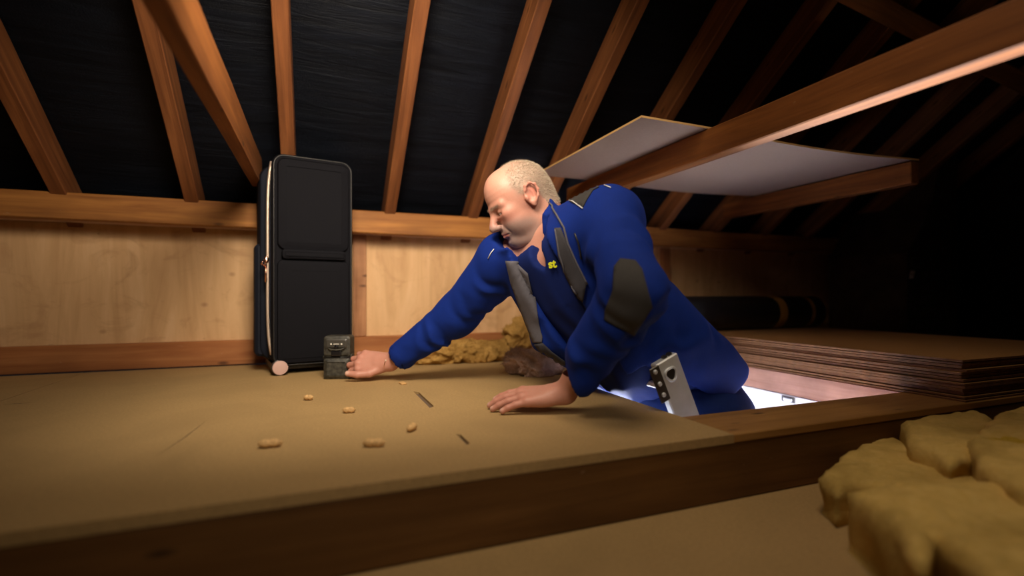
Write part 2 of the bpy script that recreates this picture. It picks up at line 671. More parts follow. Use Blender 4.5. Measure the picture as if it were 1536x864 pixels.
def board(outline, mat=M['board']):
    return prism('floor_board', outline, -T, 0.0, mat, fl)


board([(-2.58, YF), (-1.332, YF), (-1.332, 2.305), (-2.58, 2.305)])
board([(-1.330, YF), (-0.802, YF), (-0.802, 2.305), (-1.330, 2.305)])
board([(-0.800, YF), (-0.2605, YF), (-0.2605, 2.305), (-0.800, 2.305)])
board([(-0.2605, YF), (0.2702, YF), (0.2702, 2.305), (-0.2605, 2.305)])
ga, gb, gc, gd = 0.925, 1.005, 1.275, 1.475
board([(0.2702, YF), (HX0, YF), (HX0, 2.17), (0.2702, 2.05), (0.2702, gd + 0.02), (0.2835, gd), (0.2845, gc),
       (0.2702, gc - 0.015), (0.2702, gb), (0.2785, gb - 0.006), (0.2785, ga + 0.006), (0.2702, ga)])
board([(0.2702, 2.051), (HX0, 2.171), (HX0, 2.305), (0.2702, 2.305)], M['black_void'])  # near-black board, its colour standing in for the dark void behind the boarding
board([(HX0 + 0.001, HY1), (HX1, HY1), (HX1, 2.305), (HX0 + 0.001, 2.305)])
board([(HX1 + 0.041, HY0 + 0.001), (3.98, HY0 + 0.001), (3.98, 2.305), (HX1 + 0.041, 2.305)])
box('floor_board', (HX0 + 0.0004, YF, -T), (3.98, HY0, 0.0), M['trimmer'], fl, 0.002, 1)
beam('trimmer_joist', (HX0 + 0.002, HY0 - 0.026, -0.0775), (3.98, HY0 - 0.026, -0.0775), 0.048, 0.117, M['joist'], fl)
beam('edge_joist', (-2.58, YF + 0.026, -0.0775), (3.98, YF + 0.026, -0.0775), 0.048, 0.117, M['edge'], fl, wob=0.001)
box('slot_fill', (0.262, 0.9, -T - 0.002), (0.30, 1.5, -0.006), M['slot'], fl)
box('lower_board', (-2.58, -3.4, -0.152), (3.98, YF + 0.06, -0.137), M['board'], fl)
# dark pencilled scratches on the boards are part of the boards' wear
for (pa, pb, wd) in (((2, 607), (55, 603), 0.004), ((226, 690), (312, 629), 0.0018)):
    A, B = G(*pa), G(*pb)
    t = (B - A).normalized()
    q = Vector((-t.y, t.x, 0)) * wd / 2
    mid = (A + B) / 2 + Vector((0.004, -0.006, 0))
    ring = [A, mid - q, B, mid + q]
    mesh_obj('scratch', [(p.x, p.y, 0.0004) for p in ring], [(0, 1, 2, 3)], M['black_void'], fl)

# hatch: timber upstand above, white lining below
tr = structure(empty('trim_1'))
box('upstand', (HX1 + 0.002, HY0 + 0.002, -0.079), (HX1 + 0.040, 2.05, 0.0), M['pink_timber'], tr, 0.002, 1)
LZ = -0.36
box('lining_board', (HX1, HY0 + 0.002, LZ), (HX1 + 0.018, HY1 + 0.03, -0.0805), M['white_paint'], tr, 0.002, 1)
box('lining_board', (HX0 - 0.018, HY0 - 0.02, LZ), (HX0, HY1 + 0.03, -0.0195), M['white_paint'], tr, 0.002, 1)
box('lining_board', (HX0 + 0.001, HY1, LZ), (HX1 - 0.001, HY1 + 0.018, -0.0195), M['white_paint'], tr, 0.002, 1)
box('lining_board', (HX0 + 0.001, HY0 - 0.018, LZ), (HX1 - 0.001, HY0, -0.137), M['white_paint'], tr, 0.002, 1)
# landing below
structure(mesh_obj('floor_landing', [(-0.6, -0.4, -2.7), (3.4, -0.4, -2.7), (3.4, 3.4, -2.7), (-0.6, 3.4, -2.7)], [(0, 1, 2, 3)],
                   M['white_wall']))
for nm, q in (('wall_landing_left', [(-0.6, -0.4), (-0.6, 3.4)]), ('wall_landing_back', [(-0.6, 3.4), (3.4, 3.4)]),
              ('wall_landing_right', [(3.4, 3.4), (3.4, -0.4)]), ('wall_landing_front', [(3.4, -0.4), (-0.6, -0.4)])):
    structure(mesh_obj(nm, [(*q[0], -2.7), (*q[1], -2.7), (*q[1], LZ), (*q[0], LZ)], [(0, 1, 2, 3)], M['white_wall']))
cl = structure(empty('ceiling_landing'))
for lo, hi in (((-0.6, -0.4), (HX0 - 0.018, 3.4)), ((HX1 + 0.018, -0.4), (3.4, 3.4)),
               ((HX0 - 0.018, -0.4), (HX1 + 0.018, HY0 - 0.018)), ((HX0 - 0.018, HY1 + 0.018), (HX1 + 0.018, 3.4))):
    box('plasterboard', (*lo, LZ), (*hi, LZ + 0.012), M['white_wall'], cl)

# small catch on the hatch lining
pc = P(1183, 599, 1.42)
d = pc - Vector((0, 0, CZ))
pc = Vector((0, 0, CZ)) + d * ((HX1 - 0.001) / d.x)
ct = empty('hatch_catch', (HX1 - 0.0005, pc.y, pc.z))
box('plate', (-0.004, -0.028, -0.010), (0, 0.028, 0.010), M['dark_metal'], ct, 0.0015, 1)
box('keeper', (-0.009, -0.018, -0.005), (-0.004, 0.018, 0.005), M['alu'], ct, 0.0015, 1)
tag(ct, 'small dark metal catch screwed to the white lining of the loft hatch', 'catch')

# chimney breast in the dark right corner
cb = structure(empty('wall_chimney'))
prof = [(0.0, 0.0005), (0.46, 0.0005), (0.46, 1.9), (0.34, 1.9), (0.30, 1.05), (0.22, 0.82), (0.08, 0.62), (0.0, 0.52)]
bx, by = 3.03, 1.75
bm = bmesh.new()
v0 = [bm.verts.new((bx + x, by, z)) for x, z in prof]
f0 = bm.faces.new(v0)
r = bmesh.ops.extrude_face_region(bm, geom=[f0])
for g in r['geom']:
    if isinstance(g, bmesh.types.BMVert):
        g.co.y += 0.45
bmesh.ops.recalc_face_normals(bm, faces=bm.faces)
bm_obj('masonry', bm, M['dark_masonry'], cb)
bkm = bpy.data.meshes.new('brick')
bm = bmesh.new()
bm_box(bm, (0.002, -0.006, 0.002), (0.213, 0.0, 0.063), 0.003, 1)
bm.to_mesh(bkm)
bm.free()
bkm.materials.append(M['dark_masonry'])
for r_ in range(7):
    for c_ in range(2):
        o = bpy.data.objects.new('brick', bkm)
        COL.objects.link(o)
        o.parent = cb
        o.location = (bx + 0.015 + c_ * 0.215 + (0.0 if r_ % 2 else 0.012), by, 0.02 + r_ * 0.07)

gd = P(1368, 412, 1.0) - Vector((0, 0, CZ))
gl = empty('metal_strap', Vector((0, 0, CZ)) + gd * ((by - 0.012) / gd.y))
box('plate', (-0.012, -0.002, -0.022), (0.012, 0.002, 0.022), M['alu'], gl, 0.001, 1)
lathe_x('screw', [(-0.005, 0.004), (-0.002, 0.004)], M['dark_metal'], gl, 10, axis='Y')
gl.rotation_euler = (0.25, 0, -0.35)
tag(gl, 'tiny glinting metal strap on the dark masonry in the right-hand corner', 'bracket')

# ------------------------------------------------------------------ stack of hardboard sheets
nsh = 13
th = 0.1160 / nsh
for k in range(nsh):
    dx = 0.0 if k == 0 else random.uniform(-0.004, 0.010)
    if k == nsh - 1:
        dx = -0.004
    y_ = 0.80 + random.uniform(-0.006, 0.006)
    z0 = 0.0006 + k * th
    t_ = th * random.choice((0.62, 0.72, 0.86))
    bm = bmesh.new()
    bm_box(bm, (0, 0, 0), (0.905, 1.24, t_), 0.0006, 1)
    bm.normal_update()
    o = bm_obj('hardboard_sheet', bm, [M['hardboard'], M['hardboard_edge']], None, loc=(HX1 + 0.005 + dx, y_, z0))
    for p in o.data.polygons:
        if abs(p.normal.z) < 0.5:
            p.material_index = 1
    # resting exactly on the sheet below
    for v in o.data.vertices:
        if v.co.z < t_ / 2:
            v.co.z -= (th * 0 if k == 0 else 0)
    pos = {0: 'the lowest sheet, resting on the floor', nsh - 1: 'topmost sheet, its whole upper face showing'}
    o['label'] = 'hardboard sheet in the stack by the hatch: ' + (
        pos.get(k) or ('%s sheet up from the floor' % ['', 'second', 'third', 'fourth', 'fifth', 'sixth', 'seventh', 'eighth',
                                                      'ninth', 'tenth', 'eleventh', 'twelfth'][k]))
    o['category'] = 'board'
    o['group'] = 'stacked hardboard sheets by the hatch'

# roll of black membrane on top of the stack at the back
rr_ = 0.083
ro = empty('membrane_roll', (1.66, 1.90, 0.1165 + rr_))
lathe_x('sleeve', [(-0.25, 0.060), (-0.25, rr_ - 0.004), (-0.246, rr_), (0.83, rr_), (0.835, rr_ - 0.003), (0.835, 0.066), (0.70, 0.062)],
        M['roll'], ro)
for x0, x1 in ((0.50, 0.55), (0.725, 0.748)):
    lathe_x('tape_band', [(x0, rr_ - 0.001), (x0, rr_ + 0.0012), (x1, rr_ + 0.0012), (x1, rr_ - 0.001)], M['tape'], ro)
lathe_x('end_rim', [(0.826, rr_ - 0.004), (0.828, rr_ + 0.001), (0.838, rr_ + 0.001), (0.838, rr_ - 0.006)], M['tape'], ro)
tag(ro, 'black roll with brown tape bands lying across the back of the hardboard stack', 'roll')

# ------------------------------------------------------------------ suitcase
sc0 = P(408, 553, 1.765)
su = empty('suitcase', (sc0.x, sc0.y, 0.0), math.radians(10))


def rrect(w, h, r, n=6):
    pts = []
    for cx, cz, a0 in ((w - r, h - r, 0), (r, h - r, 90), (r, r, 180), (w - r, r, 270)):
        for k in range(n + 1):
            t = math.radians(a0 + 90 * k / n)
            pts.append((cx + r * math.cos(t), cz + r * math.sin(t)))
    return pts


def shell(name, x0, z0, wd, ht, rad, layers, mat, parent, bulge=0.0):
    """rounded-rectangle slab in the XZ plane, layers = [(y, inset)]"""
    verts, faces = [], []
    cnt = None
    for (y, ins) in layers:
        ring = rrect(wd - 2 * ins, ht - 2 * ins, max(0.004, rad - ins))
        cnt = len(ring)
        for (x, z) in ring:
            verts.append((x0 + ins + x, y, z0 + ins + z))
    nl = len(layers)
    for i in range(nl - 1):
        for k in range(cnt):
            k2 = (k + 1) % cnt
            faces.append((i * cnt + k, i * cnt + k2, (i + 1) * cnt + k2, (i + 1) * cnt + k))
    faces.append(tuple(range(cnt)))
    faces.append(tuple(reversed(range((nl - 1) * cnt, nl * cnt))))
    o = mesh_obj(name, verts, faces, mat, parent, True)
    bm = bmesh.new()
    bm.from_mesh(o.data)
    bmesh.ops.recalc_face_normals(bm, faces=bm.faces)
    bmesh.ops.triangulate(bm, faces=[f for f in bm.faces if len(f.verts) > 4])
    for e in bm.edges:
        if len(e.link_faces) == 2 and e.calc_face_angle(0) > 0.6:
            e.smooth = False
    bm.to_mesh(o.data)
    bm.free()
    return o


W_, H_, ZB = 0.282, 0.768, 0.030
shell('front_shell', 0.0, ZB, W_, H_, 0.040, [(0.004, 0.010), (0.0, 0.016), (0.004, 0.004), (0.012, 0.0), (0.045, 0.0)],
      M['suitcase'], su)
# two padded pockets on the front
shell('upper_pocket', 0.016, ZB + 0.42, W_ - 0.032, H_ - 0.437, 0.030, [(-0.014, 0.016), (-0.017, 0.030), (-0.010, 0.004), (0.001, 0.0)],
      M['suitcase'], su)
shell('lower_pocket', 0.016, ZB + 0.012, W_ - 0.032, 0.375, 0.022, [(-0.012, 0.018), (-0.013, 0.040), (-0.008, 0.003), (0.001, 0.0)],
      M['suitcase'], su)
shell('pocket_flap', 0.030, ZB + 0.388, W_ - 0.060, 0.036, 0.012, [(-0.026, 0.010), (-0.026, 0.012), (-0.021, 0.002), (-0.008, 0.0)],
      M['suitcase'], su)
shell('middle_shell', -0.006, ZB + 0.004, W_ + 0.012, H_ - 0.008, 0.045, [(0.045, 0.004), (0.052, 0.0), (0.085, 0.0), (0.092, 0.004)],
      M['suitcase_side'], su)
shell('back_shell', -0.034, ZB + 0.010, W_ + 0.056, H_ - 0.03, 0.060,
      [(0.092, 0.016), (0.098, 0.006), (0.12, 0.0), (0.185, 0.0), (0.205, 0.012), (0.210, 0.03)], M['suitcase_side'], su)
shell('side_pocket', -0.046, ZB + 0.03, 0.06, 0.42, 0.018, [(0.105, 0.01), (0.115, 0.0), (0.175, 0.0), (0.185, 0.01)], M['suitcase_side'], su)
# the zip that runs down the left side
zp = []
for k in range(21):
    t = k / 20
    z = ZB + 0.042 + t * (H_ - 0.068)
    e = abs(2 * t - 1) ** 6
    zp.append((-0.0095 + 0.012 * e, 0.048 - 0.012 * e, z))
tube('zip', zp, 0.0052, M['zip'], su, 8)
pl = lathe_x('zip_puller', [(0.405, 0.004), (0.409, 0.008), (0.420, 0.0085), (0.428, 0.005)], M['rose_gold'], su, 14, (-0.014, 0.042, 0.0), axis='Z')
pl2 = tube('pull_ring', [(-0.018, 0.030, 0.405), (-0.026, 0.024, 0.412), (-0.032, 0.026, 0.40), (-0.022, 0.032, 0.392)], 0.003, M['rose_gold'], su, 6, True)
pl3 = tube('pull_tab', [(-0.016, 0.034, 0.40), (-0.017, 0.030, 0.37), (-0.017, 0.030, 0.335)], 0.0035, M['rose_gold'], su, 8)
tube('piping', [(x + 0.006, 0.003, z + ZB + 0.006) for x, z in rrect(W_ - 0.012, H_ - 0.012, 0.036)], 0.0028, M['black_plastic'], su, 6, True)
tube('top_handle', [(0.08, 0.14, ZB + H_ - 0.022), (0.085, 0.14, ZB + H_ - 0.012), (0.20, 0.14, ZB + H_ - 0.012), (0.205, 0.14, ZB + H_ - 0.022)], 0.006,
     M['black_plastic'], su, 8)
box('base_skid', (0.0, 0.02, ZB - 0.012), (W_, 0.20, ZB + 0.012), M['black_plastic'], su, 0.006)
for (wx, wy) in ((0.026, 0.020), (W_ - 0.030, 0.020), (0.026, 0.20), (W_ - 0.030, 0.20)):
    wr_ = 0.0285
    wh = lathe_x('wheel', [(wy - 0.026, wr_ - 0.004), (wy - 0.024, wr_), (wy - 0.004, wr_), (wy - 0.002, wr_ - 0.004)], M['black_plastic'], su, 28,
                 (wx, 0, wr_ + 0.0005), axis='Y')
    lathe_x('wheel_face', [(wy - 0.0295, wr_ - 0.006), (wy - 0.029, wr_ - 0.0035), (wy - 0.0255, wr_ - 0.0025)], M['wheel_face'], wh, 28,
            (wx, 0, wr_ + 0.0005), axis='Y')
tag(su, 'tall black fabric suitcase with a gold side zip and pink wheels against the wall', 'suitcase')

# ------------------------------------------------------------------ trail camera held by the right hand
tc0 = G(506.5, 568.2)
tcm = empty('trail_camera', (tc0.x, tc0.y, 0.0), math.radians(-21.5 + 4))
w2 = 0.045
shell('back_case', -w2, 0.0006, 2 * w2, 0.148, 0.010, [(0.0, 0.001), (0.012, 0.0), (0.046, 0.0), (0.052, 0.006)], M['camo'], tcm)
shell('lower_cover', -w2, 0.0006, 2 * w2, 0.074, 0.008, [(-0.016, 0.008), (-0.019, 0.014), (-0.010, 0.001), (0.0, 0.0)], M['camo'], tcm)
shell('upper_cover', -w2, 0.0765, 2 * w2, 0.072, 0.010, [(-0.013, 0.007), (-0.014, 0.012), (-0.008, 0.001), (0.0, 0.0)], M['camo'], tcm)
fw = shell('sensor_window', -0.036, 0.107, 0.072, 0.032, 0.006, [(-0.0175, 0.003), (-0.0185, 0.005), (-0.0155, 0.0), (-0.012, 0.0)], M['camo_face'], tcm)
for x in (-0.017, 0.018):
    lathe_x('sensor_light', [(-0.0215, 0.0012), (-0.0205, 0.0026), (-0.018, 0.003)], M['led'], fw, 12, (x, 0, 0.121), axis='Y')
box('window_bar', (-0.009, -0.0202, 0.1205), (0.010, -0.018, 0.1225), M['led'], fw)
lathe_x('lens', [(-0.026, 0.0035), (-0.025, 0.006), (-0.0185, 0.007)], M['lens'], fw, 18, (0.001, 0, 0.112), axis='Y')
hood = tube('lens_hood', [(-0.028, -0.018, 0.108), (-0.018, -0.021, 0.1035), (0.0, -0.023, 0.1015), (0.018, -0.021, 0.1035), (0.028, -0.018, 0.108)], 0.0025, M['camo'], tcm, 8)
box('motion_sensor', (-0.017, -0.022, 0.080), (0.017, -0.012, 0.100), M['lens'], tcm, 0.005)
box('latch', (w2 - 0.001, -0.010, 0.058), (w2 + 0.006, 0.012, 0.086), M['camo'], tcm, 0.002, 1)
box('hinge', (-w2 - 0.004, -0.006, 0.070), (-w2 + 0.001, 0.008, 0.080), M['camo'], tcm, 0.002, 1)
tube('seam', [(-w2, -0.0125, 0.0755), (w2, -0.0125, 0.0755)], 0.002, M['black_plastic'], tcm, 6)
tag(tcm, 'small dark camouflage trail camera standing on the floor, held by the man\'s outstretched hand', 'camera')

# ------------------------------------------------------------------ peanuts, wood chip
def peanut_mesh(k, L=0.038):
    n_, seg = 15, 16
    vs_, fs_ = [], []
    for i in range(n_ + 1):
        t = i / n_
        x = (t - 0.5) * L
        prof_ = math.sin(math.pi * min(1, max(0, t))) ** 0.45
        waist = 1 - 0.22 * math.exp(-((t - 0.52) / 0.10) ** 2)
        for s in range(seg):
            th_ = 2 * math.pi * s / seg
            r_ = (0.0078 + 0.08 * (L - 0.03)) * prof_ * waist * (1 + 0.05 * math.cos(4 * th_ + k) + 0.045 * mnoise.noise(Vector((x * 300 + k, th_ * 2, 0))))
            r_ = max(r_, 0.0006)
            vs_.append((x, r_ * math.cos(th_) * 1.02, r_ * math.sin(th_)))
    for i in range(n_):
        for s in range(seg):
            s2 = (s + 1) % seg
            fs_.append((i * seg + s, i * seg + s2, (i + 1) * seg + s2, (i + 1) * seg + s))
    fs_.append(tuple(reversed(range(seg))))
    fs_.append(tuple(range(n_ * seg, (n_ + 1) * seg)))
    zmin = min(v[2] for v in vs_)
    return [(v[0], v[1], v[2] - zmin) for v in vs_], fs_


nuts = [(462.5, 602, 0, 0.027, 'monkey nut in its shell lying nearest the suitcase wheel'),
        (523.5, 621, 10, 0.031, 'two-lobed pale monkey nut in front of the trail camera'),
        (618, 648, 75, 0.036, 'monkey nut seen end-on as a round ball on the boards'),
        (405.5, 673, 18, 0.044, 'slim tilted monkey nut furthest left on the boards'),
        (561, 672, 2, 0.043, 'large fat monkey nut in the middle, below and left of the round one')]
for k, (px, py, rot, L, lab) in enumerate(nuts):
    v_, f_ = peanut_mesh(k * 3.7, L)
    o = mesh_obj('peanut', v_, f_, M['nut'], None, True)
    g_ = G(px, py - 1.5)
    o.location = (g_.x, g_.y, 0.0003)
    o.rotation_euler = (0, 0, math.radians(rot) - YAW)
    if L < 0.0315:
        o.scale = (1, 1.05, 1.05)
    tag(o, lab, 'peanut', 'peanuts scattered on the floor')
g_ = G(604, 576)
o = box('wood_chip', (-0.009, -0.014, 0), (0.009, 0.014, 0.005), M['panel_edge'], None, 0.001, 1)
o.location = (g_.x, g_.y, 0.0003)
o.rotation_euler = (0, 0, 0.15)
tag(o, 'pale wood chip at the end of the dark slot, below the reaching wrist', 'chip')


# ------------------------------------------------------------------ insulation
def clump(name, centre, rad, mat, seed, amp=0.35, sub=6, freq=9.0, parent=None, flat=None):
    bm = bmesh.new()
    bmesh.ops.create_icosphere(bm, subdivisions=sub, radius=1.0)
    for v in bm.verts:
        d_ = v.co.copy()
        b_ = Vector((d_.x * rad[0], d_.y * rad[1], d_.z * rad[2]))
        p_ = b_ * freq + Vector((seed, seed * 1.7, 0))
        p_ += 0.35 * mnoise.noise_vector(p_ * 1.3)
        rid = 1 - 2.2 * abs(mnoise.noise(p_ * 2.1))
        k_ = 1 + amp * (0.8 * mnoise.fractal(p_, 0.8, 2.1, 6) + 0.38 * rid) + 0.16 * amp * mnoise.noise(p_ * 9)
        v.co = b_ * k_
        if flat is not None and v.co.z < flat:
            v.co.z = flat
    return bm_obj(name, bm, mat, parent, True, loc=centre)


def strands(name, o, count, length, wdt, mat, parent, seed):
    """loose fibres standing out of a clump"""
    r_ = random.Random(seed)
    me = o.data
    vs_, fs_ = [], []
    for _ in range(count):
        p_ = me.polygons[r_.randrange(len(me.polygons))]
        c_ = p_.center
        if c_.z < -0.02:
            continue
        n_ = (p_.normal + Vector((r_.uniform(-1, 1), r_.uniform(-1, 1), r_.uniform(-0.7, 1)))).normalized()
        s_ = n_.cross(Vector((r_.uniform(-1, 1), r_.uniform(-1, 1), r_.uniform(-1, 1)))).normalized() * wdt
        L_ = length * r_.uniform(0.4, 1.2)
        b_ = len(vs_)
        bend = Vector((r_.uniform(-1, 1), r_.uniform(-1, 1), r_.uniform(-1, 1))) * L_ * 0.35
        vs_ += [c_ - s_, c_ + s_, c_ + n_ * L_ * 0.5 + s_ * 0.7, c_ + n_ * L_ * 0.5 - s_ * 0.7, c_ + n_ * L_ + bend]
        fs_ += [(b_, b_ + 1, b_ + 2, b_ + 3), (b_ + 3, b_ + 2, b_ + 4)]
    q = mesh_obj(name, vs_, fs_, mat, parent)
    q['kind'] = 'stuff'
    return q


def wool_thing(name, px, py, D, rad, mat, seed, label, amp=0.35, fib=700, z=None):
    c_ = P(px, py, D)
    if z is not None:
        c_.z = z
    o_ = clump(name, c_, rad, mat, seed, amp, flat=-c_.z + 0.001)
    o_.rotation_euler = (0, 0, 0)
    strands('loose_fibres', o_, fib, 0.02, 0.0007, mat, o_, int(seed))
    tag(o_, label, 'insulation')
    return o_


wool_thing('glass_wool', 690, 530, 2.14, (0.20, 0.07, 0.055), M['yellow_wool'], 3.1,
           'rumpled yellow glass wool lying along the back edge of the boards under the reaching arm', z=0.040, amp=0.55, fib=1500)
wool_thing('glass_wool', 786, 500, 2.24, (0.10, 0.045, 0.075), M['yellow_wool'], 8.4,
           'upper bulge of brown-yellow glass wool tucked beside the man\'s chest', z=0.115, amp=0.55, fib=900)
wool_thing('mineral_wool', 632, 512, 2.22, (0.085, 0.03, 0.060), M['pink_wool'], 12.4,
           'dusty tuft of wool against the wall above the forearm', z=0.062, amp=0.5)
wool_thing('mineral_wool', 802, 545, 1.80, (0.105, 0.06, 0.055), M['pink_wool'], 5.5,
           'pinkish brown mineral wool clump on the boards between chest and glass wool', z=0.030, fib=1800, amp=0.5)


# slabs of yellow foam at the front right, lying on the lower board
def slab(px_pts, zt, thick, mat, label, seed, tilt=(0, 0), freq=14, amp=0.008):
    """outline given where its upper face shows; zt = height of that face"""
    pts = [G(px, py, zt) for px, py in px_pts]
    cx = sum(p.x for p in pts) / len(pts)
    cy = sum(p.y for p in pts) / len(pts)
    b2 = [Vector((p.x - cx, p.y - cy)) for p in pts]
    # densify
    ring = []
    for i in range(len(b2)):
        a_, c_ = b2[i], b2[(i + 1) % len(b2)]
        k_ = max(1, int((c_ - a_).length / 0.012))
        for q in range(k_):
            ring.append(a_.lerp(c_, q / k_))
    nr = len(ring)
    xs = [p.x for p in ring]
    ys = [p.y for p in ring]
    pts2 = [Vector(p) for p in ring]

    def inside(x, y):
        c = False
        j = nr - 1
        for i in range(nr):
            if (ring[i].y > y) != (ring[j].y > y) and x < (ring[j].x - ring[i].x) * (y - ring[i].y) / (ring[j].y - ring[i].y) + ring[i].x:
                c = not c
            j = i
        return c
    g = 0.012
    x = min(xs)
    while x < max(xs):
        y = min(ys)
        while y < max(ys):
            if inside(x, y) and min((Vector((x, y)) - p).length for p in ring) > g * 0.6:
                pts2.append(Vector((x, y)))
            y += g
        x += g
    out = delaunay_2d_cdt(pts2, [], [list(range(nr))], 1, 1e-6)
    v2, tri = out[0], out[2]
    dist = [min((v - p).length for p in ring) for v in v2]
    bm = bmesh.new()
    top = [bm.verts.new((v.x, v.y, -0.012 * max(0, 1 - d_ / 0.016) ** 2)) for v, d_ in zip(v2, dist)]
    for t_ in tri:
        bm.faces.new([top[i] for i in t_])
    be = [e for e in bm.edges if len(e.link_faces) == 1]
    lev = [be]
    nl = max(2, int(thick / 0.014))
    for k_ in range(nl):
        r_ = bmesh.ops.extrude_edge_only(bm, edges=be)
        be = [g_ for g_ in r_['geom'] if isinstance(g_, bmesh.types.BMEdge)]
        for v in {v for e in be for v in e.verts}:
            v.co.z -= thick / nl
            if k_ == nl - 1:
                v.co.z = -thick
    bmesh.ops.recalc_face_normals(bm, faces=bm.faces)
    bm.normal_update()
    for v in bm.verts:
        if v.co.z > -thick + 0.002:
            q = Vector((v.co.x, v.co.y, v.co.z)) * freq + Vector((seed, 0, 0))
            v.co += v.normal * (amp * (mnoise.fractal(q, 1.0, 2.0, 5)))
            v.co.z += tilt[0] * v.co.x + tilt[1] * v.co.y
    o_ = bm_obj('foam_slab', bm, mat, None, True, loc=(cx, cy, zt))
    tag(o_, label, 'insulation', 'yellow foam offcuts on the lower board')
    return o_


LB = -0.1365
sl1 = slab([(1352, 625), (1372, 612), (1440, 606), (1490, 622), (1470, 680), (1425, 690), (1360, 655)], LB + 0.115, 0.1145, M['foam'],
           'pale foam offcut at the back of the foam pile, against the floor edge', 1.3)
sl2 = slab([(1450, 655), (1500, 612), (1600, 600), (1680, 640), (1650, 760), (1536, 735), (1470, 690)], LB + 0.135, 0.1345, M['foam'],
           'foam offcut with a bright yellow torn hollow at the right edge of the photo', 4.6)
sl3 = slab([(1232, 712), (1262, 678), (1320, 650), (1400, 668), (1500, 712), (1530, 735), (1400, 742), (1290, 722), (1255, 730)], LB + 0.075, 0.0745, M['foam'],
           'flat foam offcut with a knobbly left end in the middle of the pile', 7.9, tilt=(0, 0.0))
sl4 = slab([(1272, 728), (1340, 718), (1450, 716), (1560, 738), (1660, 800), (1520, 905), (1455, 830), (1400, 795), (1385, 835), (1330, 770)], LB + 0.11, 0.1095,
           M['foam'], 'largest foam slab closest to the camera with a bite out of its front edge', 11.2)


sl2.data.materials.append(M['foam_fresh'])
hc_ = G(1528, 655, LB + 0.135) - sl2.location
for v in sl2.data.vertices:
    r_ = (v.co.xy - hc_.xy).length
    if v.co.z > -0.06:
        v.co.z -= 0.030 * math.exp(-(r_ / 0.045) ** 2)
for p in sl2.data.polygons:
    if (p.center.xy - hc_.xy).length < 0.042:
        p.material_index = 1


# ------------------------------------------------------------------ SDF toolkit for the figure
def smin(a, b, k):
    h = np.clip(0.5 + 0.5 * (b - a) / k, 0, 1)
    return b + (a - b) * h - k * h * (1 - h)


def smax(a, b, k):
    return -smin(-a, -b, k)


def cap(p, a, b, ra, rb):
    a = np.asarray(a, np.float32)
    b = np.asarray(b, np.float32)
    ab = b - a
    t = np.clip(((p - a) @ ab) / max(1e-9, float(ab @ ab)), 0, 1)
    return np.linalg.norm(p - a - t[:, None] * ab, axis=1) - (ra + (rb - ra) * t)


def ell(p, c, r, R=None):
    q = p - np.asarray(c, np.float32)
    if R is not None:
        q = q @ np.asarray(R, np.float32)
    r = np.asarray(r, np.float32)
    k0 = np.linalg.norm(q / r, axis=1)
    k1 = np.linalg.norm(q / (r * r), axis=1)
    return k0 * (k0 - 1) / np.maximum(k1, 1e-6)


def surface_nets(f, lo, hi, h):
    lo = np.asarray(lo, float)
    hi = np.asarray(hi, float)
    n = np.ceil((hi - lo) / h).astype(int) + 1
    ax = [lo[i] + np.arange(n[i]) * h for i in range(3)]
    V = np.empty(n, np.float32)
    YY, ZZ = np.meshgrid(ax[1], ax[2], indexing='ij')
    yz = np.stack([YY.ravel(), ZZ.ravel()], 1)
    step = max(1, 400000 // len(yz))
    for i0 in range(0, n[0], step):
        xs = ax[0][i0:i0 + step]
        p = np.empty((len(xs) * len(yz), 3), np.float32)
        p[:, 0] = np.repeat(xs, len(yz))
        p[:, 1:] = np.tile(yz, (len(xs), 1))
        V[i0:i0 + step] = f(p).reshape(len(xs), n[1], n[2])
    S_ = V < 0
    cells = tuple(n - 1)
    cnt = np.zeros(cells, np.int16)
    pos = np.zeros(cells + (3,), np.float32)
    corners = [(i, j, k) for i in (0, 1) for j in (0, 1) for k in (0, 1)]

    def sub(A, c):
        return A[c[0]:c[0] + cells[0], c[1]:c[1] + cells[1], c[2]:c[2] + cells[2]]
    for a_ in corners:
        for d_ in range(3):
            if a_[d_] == 0:
                b_ = list(a_)
                b_[d_] = 1
                va, vb = sub(V, a_), sub(V, b_)
                m_ = (va < 0) != (vb < 0)
                t_ = np.where(m_, va / np.where(m_, va - vb, 1), 0)
                cnt += m_
                for e in range(3):
                    pos[..., e] += np.where(m_, a_[e] + (t_ if e == d_ else 0), 0)
    act = cnt > 0
    idx = -np.ones(cells, np.int64)
    idx[act] = np.arange(act.sum())
    ii = np.argwhere(act)
    verts = lo + (ii + pos[act] / cnt[act][:, None]) * h
    quads = []
    for d_ in range(3):
        a_ = [slice(1, -1)] * 3
        a_[d_] = slice(0, -1)
        b_ = [slice(1, -1)] * 3
        b_[d_] = slice(1, None)
        sa, sb = S_[tuple(a_)], S_[tuple(b_)]
        cr = np.argwhere(sa != sb)
        if len(cr) == 0:
            continue
        ins = sa[tuple(cr.T)]
        base = cr.copy()
        for e in range(3):
            if e != d_:
                base[:, e] += 1
        u, v = [e for e in range(3) if e != d_]
        if d_ == 1:
            u, v = v, u
        q = []
        for du, dv in ((-1, -1), (0, -1), (0, 0), (-1, 0)):
            c = base.copy()
            c[:, u] += du
            c[:, v] += dv
            q.append(idx[c[:, 0], c[:, 1], c[:, 2]])
        q = np.stack(q, 1)
        q[~ins] = q[~ins][:, ::-1]
        quads.append(q)
    quads = np.concatenate(quads)
    quads = quads[(quads >= 0).all(1)]
    # light Laplacian smoothing
    return verts, quads


